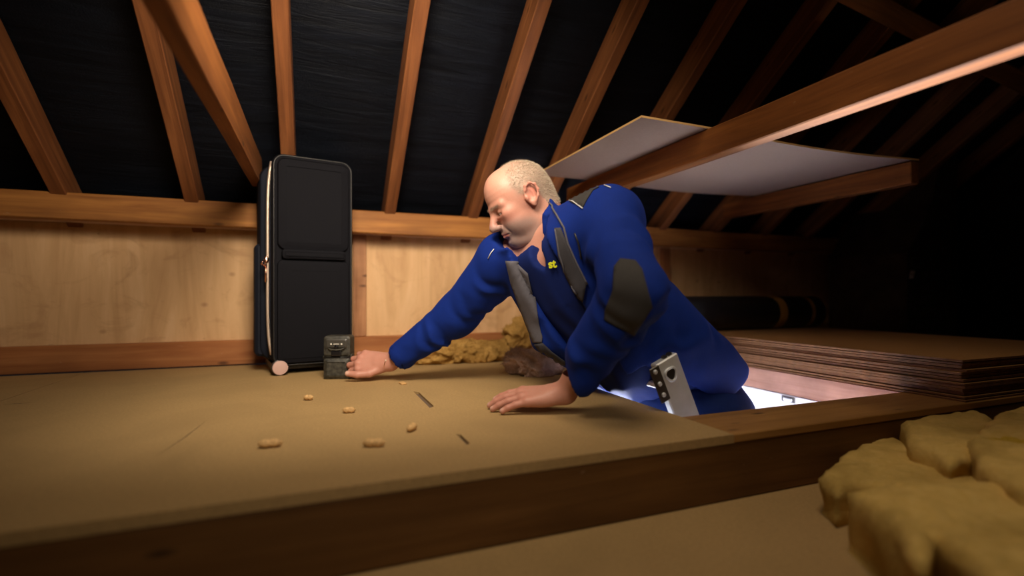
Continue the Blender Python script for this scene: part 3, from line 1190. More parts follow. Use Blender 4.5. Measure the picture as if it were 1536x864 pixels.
def relax(verts, quads, it=1, lam=0.5):
    e = np.concatenate([quads[:, [0, 1]], quads[:, [1, 2]], quads[:, [2, 3]], quads[:, [3, 0]]])
    for _ in range(it):
        acc = np.zeros_like(verts)
        c = np.zeros(len(verts))
        for a_, b_ in ((0, 1), (1, 0)):
            np.add.at(acc, e[:, a_], verts[e[:, b_]])
            np.add.at(c, e[:, a_], 1)
        verts = verts + lam * (acc / np.maximum(c, 1)[:, None] - verts)
    return verts


def unit(v):
    v = np.asarray(v, float)
    return v / np.linalg.norm(v)


# ------------------------------------------------------------------ the man (modelled in the camera frame, then turned into the room)
SHL = np.array((0.245, 1.25, 0.482))
SHR = np.array((-0.022, 1.49, 0.392))
MID = (SHL + SHR) / 2
PEL = np.array((0.525, 1.51, 0.000))
TAX = unit(PEL - MID)
TLEN = np.linalg.norm(PEL - MID)
SX = unit((SHL - SHR) - TAX * ((SHL - SHR) @ TAX))       # towards his left
NF = -np.cross(SX, TAX)                                   # towards his front
if NF[1] > 0:
    NF = -NF
ELL = np.array((0.262, 1.075, 0.292))
WRL = np.array((0.132, 1.210, 0.046))
ELR = C(688, 470, 1.61)
WRR = np.array((-0.405, 1.690, 0.042))

_h = np.array((-0.15, 0.0, 0.2, 0.45, 0.7, 0.9, 1.1))
_a = np.array((0.10, 0.150, 0.178, 0.185, 0.192, 0.190, 0.180))
_b = np.array((0.080, 0.108, 0.132, 0.145, 0.142, 0.118, 0.105))
_c = np.array((-0.01, 0.000, 0.012, 0.022, 0.018, -0.012, -0.030))   # belly pushed forward


def torso(p, grow=0.0, top=-0.06, bot=1.0):
    q = p - MID
    hh = q @ TAX / TLEN
    u = q @ SX
    w_ = q @ NF
    a_ = np.interp(hh, _h, _a) + grow
    b_ = np.interp(hh, _h, _b) + grow
    w_ = w_ - np.interp(hh, _h, _c)
    k_ = np.sqrt((u / a_) ** 2 + (w_ / b_) ** 2)
    side = (k_ - 1) * np.minimum(a_, b_)
    capd = np.maximum(top - hh, hh - bot) * TLEN
    return smax(side, capd, 0.03)


# head frame
HP, HW = math.radians(30), math.radians(16)
hh_ = np.array((-math.cos(HW), -math.sin(HW), 0))
HF = np.array((hh_[0] * math.cos(HP), hh_[1] * math.cos(HP), -math.sin(HP)))
HU = np.array((hh_[0] * math.sin(HP), hh_[1] * math.sin(HP), math.cos(HP)))
HL = np.cross(HU, HF)
HS = 0.92
HO = np.array((0.022, 1.425, 0.558))
HR = np.stack([HF, HL, HU], 1) * HS     # local -> camera frame
NECKB = C(788, 338, 1.41) + TAX * 0.055
NB_L = (NECKB - NF * 0.022 + TAX * 0.02 - HO) @ HR / HS ** 2
NB_B = (NECKB - NF * 0.055 + TAX * 0.02 - HO) @ HR / HS ** 2


def head_only(q):
    return head_sdf(q, True)


def head_sdf(q, bare=False):
    d = ell(q, (-0.012, 0, 0.030), (0.102, 0.079, 0.089))
    d = smin(d, ell(q, (0.040, 0, 0.045), (0.046, 0.060, 0.060)), 0.03)
    d = smin(d, ell(q, (0.036, 0, -0.030), (0.052, 0.061, 0.070)), 0.03)
    d = smin(d, ell(q, (0.022, 0, -0.072), (0.060, 0.061, 0.044)), 0.03)
    d = smin(d, ell(q, (0.074, 0, -0.098), (0.022, 0.027, 0.020)), 0.022)
    d = smin(d, ell(q, (0.028, 0, -0.112), (0.050, 0.046, 0.022)), 0.025)
    for s in (1, -1):
        d = smin(d, ell(q, (0.055, 0.036 * s, -0.045), (0.030, 0.028, 0.034)), 0.02)
        d = smin(d, ell(q, (0.062, 0.046 * s, -0.012), (0.024, 0.018, 0.016)), 0.02)
        d = smin(d, cap(q, (0.088, 0.012 * s, 0.014), (0.072, 0.050 * s, 0.019), 0.0125, 0.010), 0.012)
        d = smax(d, -ell(q, (0.100, 0.031 * s, -0.003), (0.021, 0.020, 0.0135)), 0.010)
        # upper lid over the eyeball, looking down
        d = smin(d, ell(q, (0.0765, 0.032 * s, 0.000), (0.0140, 0.0155, 0.0125)), 0.005)
        d = smax(d, -cap(q, (0.093, 0.022 * s, -0.0075), (0.084, 0.043 * s, -0.0075), 0.0022, 0.0022), 0.003)
        d = smin(d, cap(q, (0.0895, 0.020 * s, -0.0145), (0.079, 0.044 * s, -0.0125), 0.0035, 0.0035), 0.008)
    # nose
    d = smin(d, cap(q, (0.089, 0, 0.012), (0.114, 0, -0.028), 0.0085, 0.0115), 0.014)
    d = smin(d, ell(q, (0.1165, 0, -0.036), (0.0135, 0.0135, 0.0115)), 0.008)
    for s in (1, -1):
        d = smin(d, ell(q, (0.1045, 0.0125 * s, -0.040), (0.0115, 0.0085, 0.0085)), 0.006)
        d = smax(d, -ell(q, (0.112, 0.0065 * s, -0.0475), (0.006, 0.0036, 0.005)), 0.003)
        # nasolabial fold
        d = smax(d, -cap(q, (0.095, 0.021 * s, -0.043), (0.085, 0.033 * s, -0.066), 0.0022, 0.0018), 0.007)
    # mouth
    d = smin(d, ell(q, (0.084, 0, -0.064), (0.016, 0.026, 0.020)), 0.014)
    d = smin(d, cap(q, (0.0985, 0, -0.0635), (0.087, 0.022, -0.0685), 0.0048, 0.0022), 0.004)
    d = smin(d, cap(q, (0.0985, 0, -0.0635), (0.087, -0.022, -0.0685), 0.0048, 0.0022), 0.004)
    d = smin(d, cap(q, (0.0960, 0, -0.0755), (0.086, 0.020, -0.0725), 0.0060, 0.0022), 0.004)
    d = smin(d, cap(q, (0.0960, 0, -0.0755), (0.086, -0.020, -0.0725), 0.0060, 0.0022), 0.004)
    for s in (1, -1):
        d = smax(d, -cap(q, (0.1045, 0, -0.0690), (0.0885, 0.0275 * s, -0.0715), 0.0016, 0.0016), 0.002)
    d = smax(d, -cap(q, (0.098, -0.012, -0.0865), (0.098, 0.012, -0.0865), 0.0025, 0.0025), 0.012)
    # forehead creases
    d = d + 0.00022 * np.sin(q[:, 2] * 420) * np.exp(-((q[:, 2] - 0.05) / 0.02) ** 2) * (q[:, 0] > 0.05)
    if bare:
        return d
    # neck
    d = smin(d, cap(q, (-0.040, 0, -0.055), NB_L, 0.062, 0.066), 0.020)
    d = smin(d, cap(q, (-0.060, 0, -0.015), NB_B, 0.052, 0.07), 0.03)
    # ears
    for s in (1, -1):
        ey = 0.0775 * s
        e = ell(q, (-0.012, ey, 0.000), (0.020, 0.0075, 0.031))
        e = smax(e, -ell(q, (-0.007, ey + 0.0075 * s, 0.001), (0.0115, 0.0065, 0.019)), 0.004)
        rim = [(-0.001, 0.018), (-0.008, 0.030), (-0.022, 0.033), (-0.034, 0.022), (-0.035, 0.004), (-0.027, -0.012), (-0.016, -0.023)]
        for (x1, z1), (x2, z2) in zip(rim[:-1], rim[1:]):
            o1 = 0.004 + 0.010 * min(1, (-x1) / 0.03)
            o2 = 0.004 + 0.010 * min(1, (-x2) / 0.03)
            e = smin(e, cap(q, (x1, ey + o1 * s, z1), (x2, ey + o2 * s, z2), 0.0038, 0.0038), 0.005)
        e = smin(e, ell(q, (-0.011, ey + 0.003 * s, -0.026), (0.0095, 0.0055, 0.0105)), 0.006)
        e = smin(e, ell(q, (0.003, ey + 0.001 * s, -0.004), (0.006, 0.006, 0.008)), 0.005)
        d = smin(d, e, 0.006)
    return d


# hands: local x along the fingers, y towards the thumb, z out of the back of the hand
def finger_chain(base, yaw, L, bends, r0, r1):
    p = np.array(base, float)
    out = [p.copy()]
    ang = 0.0
    for l_, b_ in zip((0.45, 0.31, 0.24), bends):
        ang += math.radians(b_)
        p = p + L * l_ * np.array((math.cos(ang) * math.cos(yaw), math.cos(ang) * math.sin(yaw), -math.sin(ang)))
        out.append(p.copy())
    return out, np.linspace(r0, r1, 4)


def make_hand(fingers, thumb, sgn, forearm, pal_drop=0.0):
    def f(q):
        d = cap(q, (-0.012, 0.0, 0.0), (0.018, 0.0, 0.002), 0.0265, 0.027)
        d = smax(d, np.abs(q[:, 2] - 0.001) - 0.0215, 0.012)
        for ch, rr in fingers:
            b = ch[0]
            d = smin(d, cap(q, (0.012, b[1] * 0.55, 0.001), b, 0.0155, 0.0125), 0.012)
        d = smin(d, ell(q, (0.045, 0.026, -0.008), (0.032, 0.017, 0.014)), 0.012)     # thenar
        d = smin(d, ell(q, (0.040, -0.022, -0.006), (0.034, 0.014, 0.013)), 0.012)
        for ch, rr in fingers:
            g_ = cap(q, ch[0], ch[1], rr[0] + 0.0008, rr[1])
            g_ = smin(g_, cap(q, ch[1], ch[2], rr[1] + 0.0002, rr[2]), 0.003)
            g_ = smin(g_, cap(q, ch[2], ch[3], rr[2], rr[3]), 0.003)
            g_ = smin(g_, ell(q, ch[0] + np.array((0.0, 0, 0.004)), (0.0105, 0.0085, 0.0080)), 0.006)   # knuckle
            # creases at the joints
            d = smin(d, g_, 0.0045)
        tb, tr_ = thumb
        g_ = cap(q, tb[0], tb[1], tr_[0], tr_[1])
        g_ = smin(g_, cap(q, tb[1], tb[2], tr_[1], tr_[2]), 0.004)
        g_ = smin(g_, cap(q, tb[2], tb[3], tr_[2], tr_[3]), 0.004)
        d = smin(d, g_, 0.008)
        # forearm
        d = smin(d, cap(q, (-0.01, 0, 0.0), forearm, 0.0260, 0.036), 0.02)
        return d
    return f


def frame(xd, zd):
    x = unit(xd)
    z = np.asarray(zd, float)
    z = unit(z - x * (z @ x))
    y = np.cross(z, x)
    return x, y, z


# left hand, flat on the boards, fingers pointing left, thumb on the far side
lx, ly_, lz = frame((-0.98, 0.12, -0.13), (-0.10, -0.22, 1.0))
LYT = -ly_ if ly_[1] < 0 else ly_                        # thumb side points away from the camera
LHR = np.stack([lx, LYT, lz], 1)
LHO = np.array((0.118, 1.218, 0.038))
Lf = [finger_chain((0.094, 0.030, 0.004), 0.10, 0.078, (6, 10, 8), 0.0098, 0.0078),
      finger_chain((0.098, 0.010, 0.006), 0.02, 0.086, (8, 10, 8), 0.0102, 0.0080),
      finger_chain((0.092, -0.011, 0.004), -0.07, 0.080, (6, 10, 8), 0.0098, 0.0076),
      finger_chain((0.080, -0.030, 0.000), -0.20, 0.064, (2, 10, 8), 0.0092, 0.0072)]
Lt = (np.array(((0.022, 0.024, -0.006), (0.055, 0.050, -0.012), (0.083, 0.066, -0.016), (0.106, 0.072, -0.019))),
      (0.0145, 0.0125, 0.0105, 0.0085))
# right hand, thumb low and near, fingers round the back of the trail camera
rx_, ry_, rz_ = frame((-1.0, 0.06, 0.03), (0.0, -0.86, 0.50))
RHR = np.stack([rx_, np.cross(rz_, rx_), rz_], 1)
if RHR[2, 1] > 0:
    RHR[:, 1] *= -1
RHO = np.array((-0.424, 1.682, 0.046))
Rf = [finger_chain((0.092, 0.030, 0.002), 0.05, 0.078, (30, 42, 30), 0.0102, 0.0082),
      finger_chain((0.096, 0.010, 0.004), 0.0, 0.086, (26, 42, 30), 0.0104, 0.0084),
      finger_chain((0.090, -0.011, 0.003), -0.05, 0.080, (26, 42, 30), 0.0100, 0.0080),
      finger_chain((0.080, -0.029, -0.001), -0.10, 0.064, (26, 42, 30), 0.0092, 0.0074)]
Rt = (np.array(((0.018, 0.024, 0.000), (0.048, 0.046, 0.010), (0.084, 0.055, 0.019), (0.116, 0.054, 0.022))),
      (0.0150, 0.0130, 0.0115, 0.0095))


def hand_mesh(fn, O, R):
    v, q = surface_nets(fn, (-0.075, -0.075, -0.095), (0.205, 0.095, 0.055), 0.0022)
    v = relax(v, q, 1, 0.35)
    return v, q, O + v @ R.T


Lfore = (ELL - LHO) @ LHR
Lfore = Lfore / np.linalg.norm(Lfore) * 0.20
Rfore = (ELR - RHO) @ RHR
Rfore = Rfore / np.linalg.norm(Rfore) * 0.20
lhv, lhq, lhc = hand_mesh(make_hand(Lf, Lt, 1, Lfore), LHO, LHR)
# settle the fingers on the boards
lhc[:, 2] += max(0.0, 0.0008 - lhc[:, 2].min()) if lhc[:, 2].min() < 0 else (0.0008 - lhc[:, 2].min())
rhv, rhq, rhc = hand_mesh(make_hand(Rf, Rt, 1, Rfore), RHO, RHR)
rdz = 0.0008 - rhc[:, 2].min()
rhc[:, 2] += rdz

hv, hq = surface_nets(head_sdf, (-0.20, -0.125, -0.24), (0.150, 0.125, 0.135), 0.0024)
hv = relax(hv, hq, 1, 0.4)
hc = HO + hv @ HR.T


def inner_body(p):
    d = torso(p, -0.016, -0.02, 0.86)
    d = smin(d, cap(p, SHL - NF * 0.035, SHR - NF * 0.035, 0.050, 0.050), 0.03)
    d = smin(d, cap(p, SHL, ELL, 0.056, 0.044), 0.03)
    d = smin(d, cap(p, ELL, LHO + LHR @ (Lfore * 0.75), 0.044, 0.034), 0.02)
    d = smin(d, cap(p, SHR, ELR, 0.056, 0.044), 0.03)
    d = smin(d, cap(p, ELR, RHO + RHR @ (Rfore * 0.75), 0.044, 0.034), 0.02)
    d = smin(d, cap(p, NECKB - NF * 0.03, HO + np.array((0.04, 0.02, -0.05)), 0.050, 0.045), 0.03)
    return d


# legs down the ladder
c_inv = lambda r: np.array((CA * r[0] - SA * r[1], SA * r[0] + CA * r[1], r[2]))
PR = np.array(c2r(PEL))
HIPL, HIPR = np.array((1.07, 1.11, -0.08)), np.array((1.05, 1.29, -0.08))
KNL, KNR = np.array((1.20, 1.07, -0.46)), np.array((1.13, 1.30, -0.42))
ANL, ANR = np.array((1.34, 1.10, -0.88)), np.array((1.27, 1.33, -0.71))


def legs(p, g=0.0):
    d = ell(p, c_inv((1.05, 1.20, -0.05)), (0.155 + g, 0.145 + g, 0.135 + g))
    for h_, k_, a_ in ((HIPL, KNL, ANL), (HIPR, KNR, ANR)):
        d = smin(d, cap(p, c_inv(h_), c_inv(k_), 0.092 + g, 0.066 + g), 0.04)
        d = smin(d, cap(p, c_inv(k_), c_inv(a_), 0.064 + g, 0.048 + g), 0.03)
    return d


bv, bq = surface_nets(lambda p: smin(inner_body(p), legs(p, -0.02), 0.03), (-0.46, 0.98, -0.95), (0.90, 1.80, 0.66), 0.016)
bv = relax(bv, bq, 1, 0.5)

# colours of the skin
SK = np.array((0.53, 0.265, 0.20))


def tone_head(q):
    n_ = len(q)
    c = np.tile(SK, (n_, 1))

    def blend(mask, col, k):
        nonlocal c
        m_ = (np.clip(mask, 0, 1) * k)[:, None]
        c = c * (1 - m_) + np.array(col) * m_
    x, y, z = q.T
    g = lambda cx, cy, cz, r: np.exp(-(((x - cx) / r) ** 2 + ((np.abs(y) - cy) / r) ** 2 + ((z - cz) / r) ** 2))
    blend(g(0.07, 0.04, -0.035, 0.030), (0.53, 0.185, 0.145), 0.8)      # cheeks
    blend(g(0.118, 0.0, -0.036, 0.018), (0.53, 0.19, 0.155), 0.8)        # nose tip
    blend(g(-0.02, 0.085, 0.012, 0.026), (0.60, 0.22, 0.17), 0.7)       # ears
    blend(g(0.05, 0.04, 0.09, 0.06), (0.58, 0.31, 0.23), 0.5)           # forehead
    stub = (1 / (1 + np.exp(-(-0.045 - z + 0.30 * (x - 0.05)) / 0.006))) * (x > -0.01) * (z > -0.15)
    stub = stub * (1 / (1 + np.exp(-(x + 0.0) / 0.008)))
    mous = np.exp(-((z + 0.056) / 0.007) ** 2) * (np.abs(y) < 0.030) * (x > 0.075)
    blend(np.maximum(stub, mous), (0.25, 0.20, 0.185), 0.84)
    lip = np.exp(-((z + 0.0705) / 0.0075) ** 4) * (np.abs(y) < 0.024) * (x > 0.086)
    blend(lip, (0.50, 0.17, 0.14), 0.85)
    brow = np.exp(-((z - 0.0195 + 0.10 * (np.abs(y) - 0.03)) / 0.0042) ** 2) * (np.abs(y) > 0.012) * (np.abs(y) < 0.052) * (x > 0.06)
    blend(brow, (0.20, 0.12, 0.09), 0.75)
    lid = np.exp(-((z + 0.006) / 0.004) ** 2) * (np.abs(np.abs(y) - 0.032) < 0.014) * (x > 0.07)
    blend(lid, (0.16, 0.07, 0.06), 0.75)
    hair = hair_mask(q)
    blend(hair, (0.40, 0.335, 0.27), 0.85)
    return c


def hair_mask(q):
    x, y, z = q.T
    # forward limit of the hair: runs from the crown down to the temple and the ear
    lim = np.interp(z, (-0.08, -0.02, 0.02, 0.05, 0.085, 0.125), (-0.045, -0.022, 0.020, 0.030, 0.014, 0.000))
    lowz = np.interp(x, (-0.12, -0.06, -0.03, 0.03), (-0.055, -0.060, 0.030, -0.005))
    lim = lim + 0.004 * np.sin(y * 140 + z * 60) + 0.003 * np.sin(y * 310 - z * 170)
    m = 1 / (1 + np.exp(-(lim - x) / np.where(z > 0.07, 0.013, 0.006))) * (1 / (1 + np.exp(-(z - lowz) / 0.006)))
    ear = (np.abs(y) > 0.0815) & (z < 0.045) & (x > -0.055)
    thin = np.where(z > 0.10, 0.55, 1.0)
    return np.where(ear, 0.0, m) * thin


def tone_hand(q, fingers, thumb, warm=0.0):
    c = np.tile(SK * np.array((0.98, 0.95, 0.95)), (len(q), 1))
    for ch, rr in fingers:
        for j in (0, 1, 2):
            m_ = np.exp(-(np.linalg.norm(q - ch[j], axis=1) / 0.014) ** 2)[:, None] * 0.45
            c = c * (1 - m_) + np.array((0.52, 0.20, 0.15)) * m_
        tip = ch[3] + (ch[3] - ch[2]) * 0.15 + np.array((0, 0, 0.006))
        m_ = (np.exp(-(np.linalg.norm((q - tip) / np.array((0.008, 0.006, 0.006)), axis=1)) ** 4))[:, None] * 0.8
        c = c * (1 - m_) + np.array((0.72, 0.46, 0.38)) * m_
    tip = thumb[0][3] + np.array((0.002, 0.0, 0.007))
    m_ = (np.exp(-(np.linalg.norm((q - tip) / np.array((0.010, 0.008, 0.007)), axis=1)) ** 4))[:, None] * 0.8
    c = c * (1 - m_) + np.array((0.74, 0.50, 0.40)) * m_
    return c


allv = np.concatenate([hc, lhc, rhc, bv])
off = np.cumsum([0, len(hc), len(lhc), len(rhc)])
allq = np.concatenate([hq, lhq + off[1], rhq + off[2], bq + off[3]])
cols = np.concatenate([tone_head(hv), tone_hand(lhv, Lf, Lt), tone_hand(rhv, Rf, Rt), np.tile(SK, (len(bv), 1))])

ROOT = Vector((1.28, 1.20, -0.93))
man = empty('person', ROOT)
tag(man, 'balding man in a blue work jacket leaning out of the hatch, one arm outstretched', 'person')
RT = np.array(ROOT)


def fig(name, v_cam, q, mat, smooth=True, parent=None, room=False):
    vr = (np.asarray(v_cam) if room else c2r_arr(v_cam)) - RT
    me = bpy.data.meshes.new(name)
    me.from_pydata(vr.tolist(), [], q.tolist() if hasattr(q, 'tolist') else q)
    me.update()
    return link_mesh(name, me, mat, parent or man, smooth)


body = fig('body', allv, allq, M['skin'])
at = body.data.color_attributes.new('tone', 'FLOAT_COLOR', 'POINT')
at.data.foreach_set('color', np.concatenate([cols, np.ones((len(cols), 1))], 1).astype(np.float32).ravel())

# eyeballs
for s in (1, -1):
    bm = bmesh.new()
    c_ = HO + HR @ np.array((0.0775, 0.032 * s, -0.003))
    bmesh.ops.create_uvsphere(bm, u_segments=16, v_segments=10, radius=0.0118 * HS)
    o = bm_obj('eye', bm, M['eye'], man, True, loc=Vector(c2r(c_)) - ROOT)


# hair: short bristles
def bristles(name, mask, count, L, wdt, mat, seed, lift=0.0, jit=0.6, back=0.0):
    r_ = np.random.default_rng(seed)
    tri = hq[mask[hq].min(1) > r_.uniform(0.25, 0.6, len(hq))]
    if len(tri) == 0:
        return None
    pick = tri[r_.integers(0, len(tri), count)]
    a_, b_, c_ = hv[pick[:, 0]], hv[pick[:, 1]], hv[pick[:, 2]]
    u_ = r_.random((count, 2))
    base = a_ + (b_ - a_) * u_[:, :1] + (c_ - b_) * u_[:, 1:]
    n_ = np.cross(b_ - a_, c_ - b_)
    n_ /= np.maximum(np.linalg.norm(n_, axis=1, keepdims=True), 1e-9)
    base = base - n_ * 0.0004
    d_ = n_ + r_.normal(0, jit, (count, 3)) * 0.5 + np.array((-0.25, 0, -0.25 - back))
    d_ /= np.linalg.norm(d_, axis=1, keepdims=True)
    s_ = np.cross(d_, r_.normal(0, 1, (count, 3)))
    s_ /= np.linalg.norm(s_, axis=1, keepdims=True)
    ln = (L * r_.uniform(0.5, 1.15, count))[:, None]
    vv = np.stack([base - s_ * wdt, base + s_ * wdt, base + d_ * ln], 1).reshape(-1, 3)
    ff = np.arange(count * 3).reshape(-1, 3)
    return fig(name, HO + vv @ HR.T, ff, mat, False)


hm = hair_mask(hv)
hb = bristles('hair', hm, 15000, 0.0075, 0.00035, M['hair'], 1, back=0.25)
sx, sy, sz = hv.T
smk = ((-0.048 - sz + 0.30 * (sx - 0.05)) > 0) & (sx > 0.004) & (sz > -0.145)
smk |= (np.abs(sz + 0.055) < 0.007) & (np.abs(sy) < 0.03) & (sx > 0.08)
smk &= ~((np.abs(sz + 0.0705) < 0.008) & (np.abs(sy) < 0.022) & (sx > 0.086))
sb = bristles('stubble', smk.astype(float), 5200, 0.0022, 0.00016, M['stubble'], 2, jit=1.0)
for sd_ in (1, -1):
    bk = (np.abs(sz - 0.0195) < 0.005) & (sd_ * sy > 0.012) & (sd_ * sy < 0.05) & (sx > 0.06)
    bristles('eyebrow', bk.astype(float), 350, 0.006, 0.00018, M['brow'], 3, jit=0.7)


# ---- clothes
def folds(p):
    """gathers on sleeves and body, broken up so that no two run alike"""
    n1 = np.zeros(len(p), np.float32)
    x, y, z = p.T
    wa = np.sin(x * 27 + z * 19 + 0.7) + 0.7 * np.sin(y * 33 - z * 41 + 1.9) + 0.5 * np.sin(x * 61 + y * 37)
    wb = np.sin(x * 21 - y * 17 + 2.1) * np.sin(z * 25 + x * 9 + 0.4)
    for (A, B, per, amp, k0, tw) in ((SHL, ELL, 0.085, 0.0068, 0.3, 9), (ELL, WRL, 0.060, 0.0075, 1.2, 14),
                                     (SHR, ELR, 0.080, 0.0070, 2.0, -10), (ELR, WRR, 0.072, 0.0072, 0.7, 12)):
        ax = unit(B - A)
        t = (p - A) @ ax
        L = np.linalg.norm(B - A)
        r = p - A - t[:, None] * ax
        win = np.exp(-(np.maximum(0, np.linalg.norm(r, axis=1) - 0.07) / 0.03) ** 2)
        win = win * np.clip((t + 0.06) / 0.05, 0, 1) * np.clip((L - 0.045 - t) / 0.05, 0, 1)
        ph = tw * (r @ np.array((0.5, 0.3, 0.8))) * 2 + k0
        sn = np.sin(2 * np.pi * t / per + ph + 1.5 * wa)
        n1 += win * amp * np.clip(0.25 + 0.75 * wb, 0, 1) * (0.5 * sn + np.abs(sn) ** 3 * np.sign(sn) * 0.6)
    q = p - MID
    hh2 = q @ TAX
    u = q @ SX
    sn = np.sin(hh2 * 30 + 13 * u + 1.6 * wa)
    n1 += 0.0065 * sn * np.exp(-((hh2 - 0.30) / 0.25) ** 2) * np.clip(0.4 + 0.6 * wb, 0, 1)
    return n1


CUFL = LHO + LHR @ unit(Lfore) * -0.010
CUFR = RHO + RHR @ unit(Rfore) * 0.050


HANG0, HANG1, HANG2 = C(800, 440, 1.44), C(828, 508, 1.45), C(868, 532, 1.50)


def shell_base(p, g):
    d = torso(p, 0.010 + g, -0.07, 1.22)
    d = smin(d, cap(p, SHL + np.array((0.0, 0.0, -0.01)), SHR, 0.079 + g, 0.078 + g), 0.06)
    d = smin(d, cap(p, SHL, ELL, 0.080 + g, 0.068 + g), 0.035)
    d = smin(d, cap(p, SHR, ELR, 0.082 + g, 0.066 + g), 0.035)
    d = smin(d, cap(p, HANG0, HANG1, 0.052 + g, 0.042 + g), 0.06)
    d = smin(d, cap(p, HANG1, HANG2, 0.042 + g, 0.035 + g), 0.06)
    return d


NAX = unit(-TAX + 0.05 * NF)


def neck_hole(p, r):
    q = p - NECKB
    t = q @ NAX
    rad = np.linalg.norm(q - t[:, None] * NAX, axis=1)
    return rad, t


def opening(p, lo_u, hi_u, hmax=0.95):
    """front opening of the jacket: negative inside"""
    q = p - MID
    hh2 = q @ TAX / TLEN
    u = q @ SX
    w_ = q @ NF
    lo = np.interp(hh2, (-0.2, 0.0, 0.1, 0.5, 0.75, 1.05), lo_u)
    hi = np.interp(hh2, (-0.2, 0.0, 0.1, 0.5, 0.75, 1.05), hi_u)
    return np.maximum(np.maximum(lo - u, u - hi), -w_ + 0.01)


def off_head(p, d, gap):
    """cloth yields where the chin and jaw press on it"""
    m_ = np.linalg.norm(p - HO, axis=1) < 0.21
    if m_.any():
        q = (p[m_] - HO) @ HR / HS ** 2
        d = d.copy()
        d[m_] = smax(d[m_], gap - head_only(q) * HS, 0.004)
    return d


def jacket_sdf(p):
    fo = folds(p)
    d = shell_base(p, 0.0)
    # sleeves to the cuffs
    fl_ = cap(p, ELL, CUFL, 0.070, 0.050)
    d = smin(d, fl_, 0.03)
    fr_ = cap(p, ELR, CUFR, 0.066, 0.047)
    d = smin(d, fr_, 0.03)
    d = d - fo
    # flat cuffs
    al, ar = unit(CUFL - ELL), unit(CUFR - ELR)
    d = np.where(np.linalg.norm(p - CUFL, axis=1) < 0.13, np.maximum(d, (p - CUFL) @ al), d)
    d = np.where(np.linalg.norm(p - CUFR, axis=1) < 0.13, np.maximum(d, (p - CUFR) @ ar), d)
    for cc, aa in ((CUFL, al), (CUFR, ar)):
        t = (p - cc) @ aa
        r = np.linalg.norm(p - cc - t[:, None] * aa, axis=1)
        d = np.where((np.abs(t) < 0.10) & (r < 0.2), smax(d, -(np.maximum(r - 0.040, -(t + 0.035))), 0.004), d)
    # hollow, open at the front, with a stand collar
    rad, t = neck_hole(p, 0)
    col = np.maximum(np.abs(rad - (0.094 + 0.10 * np.clip(t, -0.05, 0.08))) - 0.0065, np.abs(t - 0.022) - 0.040)
    d = smin(d, col, 0.012)
    hole = np.maximum(rad - (0.086 + 0.08 * np.clip(t, -0.05, 0.08)), -(t + 0.035))
    d = smax(d, -hole, 0.008)
    inner = torso(p, -0.004, -0.3, 1.3)
    op = opening(p, (-0.060, -0.085, -0.092, -0.098, -0.075, -0.05), (0.055, 0.062, 0.060, 0.032, 0.010, 0.0))
    d = smax(d, -np.maximum(op, -torso(p, -0.06, -0.3, 1.3)), 0.006)
    # the open front hangs clear of the hatch: hem cut away in front
    q = p - MID
    hh2, w_, u = q @ TAX / TLEN, q @ NF, q @ SX
    hem = 1.04 - 0.43 * np.clip((w_ - 0.02) / 0.09, 0, 1) * np.clip((0.13 - u) / 0.05, 0, 1)
    d = smax(d, (hh2 - hem) * TLEN, 0.006)
    return off_head(p, d, 0.004)


jv, jq = surface_nets(jacket_sdf, (-0.47, 0.97, -0.06), (0.76, 1.80, 0.63), 0.0062)
jv = relax(jv, jq, 2, 0.5)
jacket = fig('jacket', jv, jq, M['blue'])


def shirt_sdf(p):
    d = torso(p, -0.002, -0.06, 1.02)
    q = p - MID
    d = smax(d, (q @ TAX / TLEN - (1.02 - 0.12 * np.clip((q @ NF - 0.01) / 0.08, 0, 1))) * TLEN, 0.02)
    d = smin(d, cap(p, SHL + np.array((-0.02, 0, -0.02)) - NF * 0.03, SHR + np.array((0.02, 0, -0.02)) - NF * 0.03, 0.055, 0.055), 0.035)
    q = p - MID
    d = d - 0.0022 * np.sin((q @ SX) * 95 + 3 * np.sin(q @ TAX * 14)) * np.clip(q @ TAX / 0.2, 0, 1)
    rad, t = neck_hole(p, 0)
    fr = np.clip(((p - NECKB) @ NF) / 0.08, 0, 1)
    colr = np.maximum(np.abs(rad - (0.083 + 0.08 * np.clip(t, -0.05, 0.08))) - 0.005, np.maximum(t - 0.030 + 0.034 * fr, -t - 0.022))
    d = smin(d, colr, 0.01)
    hole = np.maximum(rad - (0.077 + 0.08 * np.clip(t, -0.05, 0.08)), -(t + 0.03))
    d = smax(d, -hole, 0.006)
    # V of the open placket
    q = p - MID
    hh2 = q @ TAX
    u = q @ SX
    v_ = np.maximum(np.abs(u - 0.004) - np.interp(hh2, (-0.10, 0.0, 0.028), (0.026, 0.018, 0.0)), -(q @ NF) + 0.02)
    d = smax(d, -v_, 0.005)
    return off_head(p, d, 0.003)


sv, sq = surface_nets(shirt_sdf, (-0.14, 1.05, -0.06), (0.74, 1.70, 0.60), 0.0068)
sv = relax(sv, sq, 1, 0.5)
shirt = fig('polo_shirt', sv, sq, M['blue_shirt'])

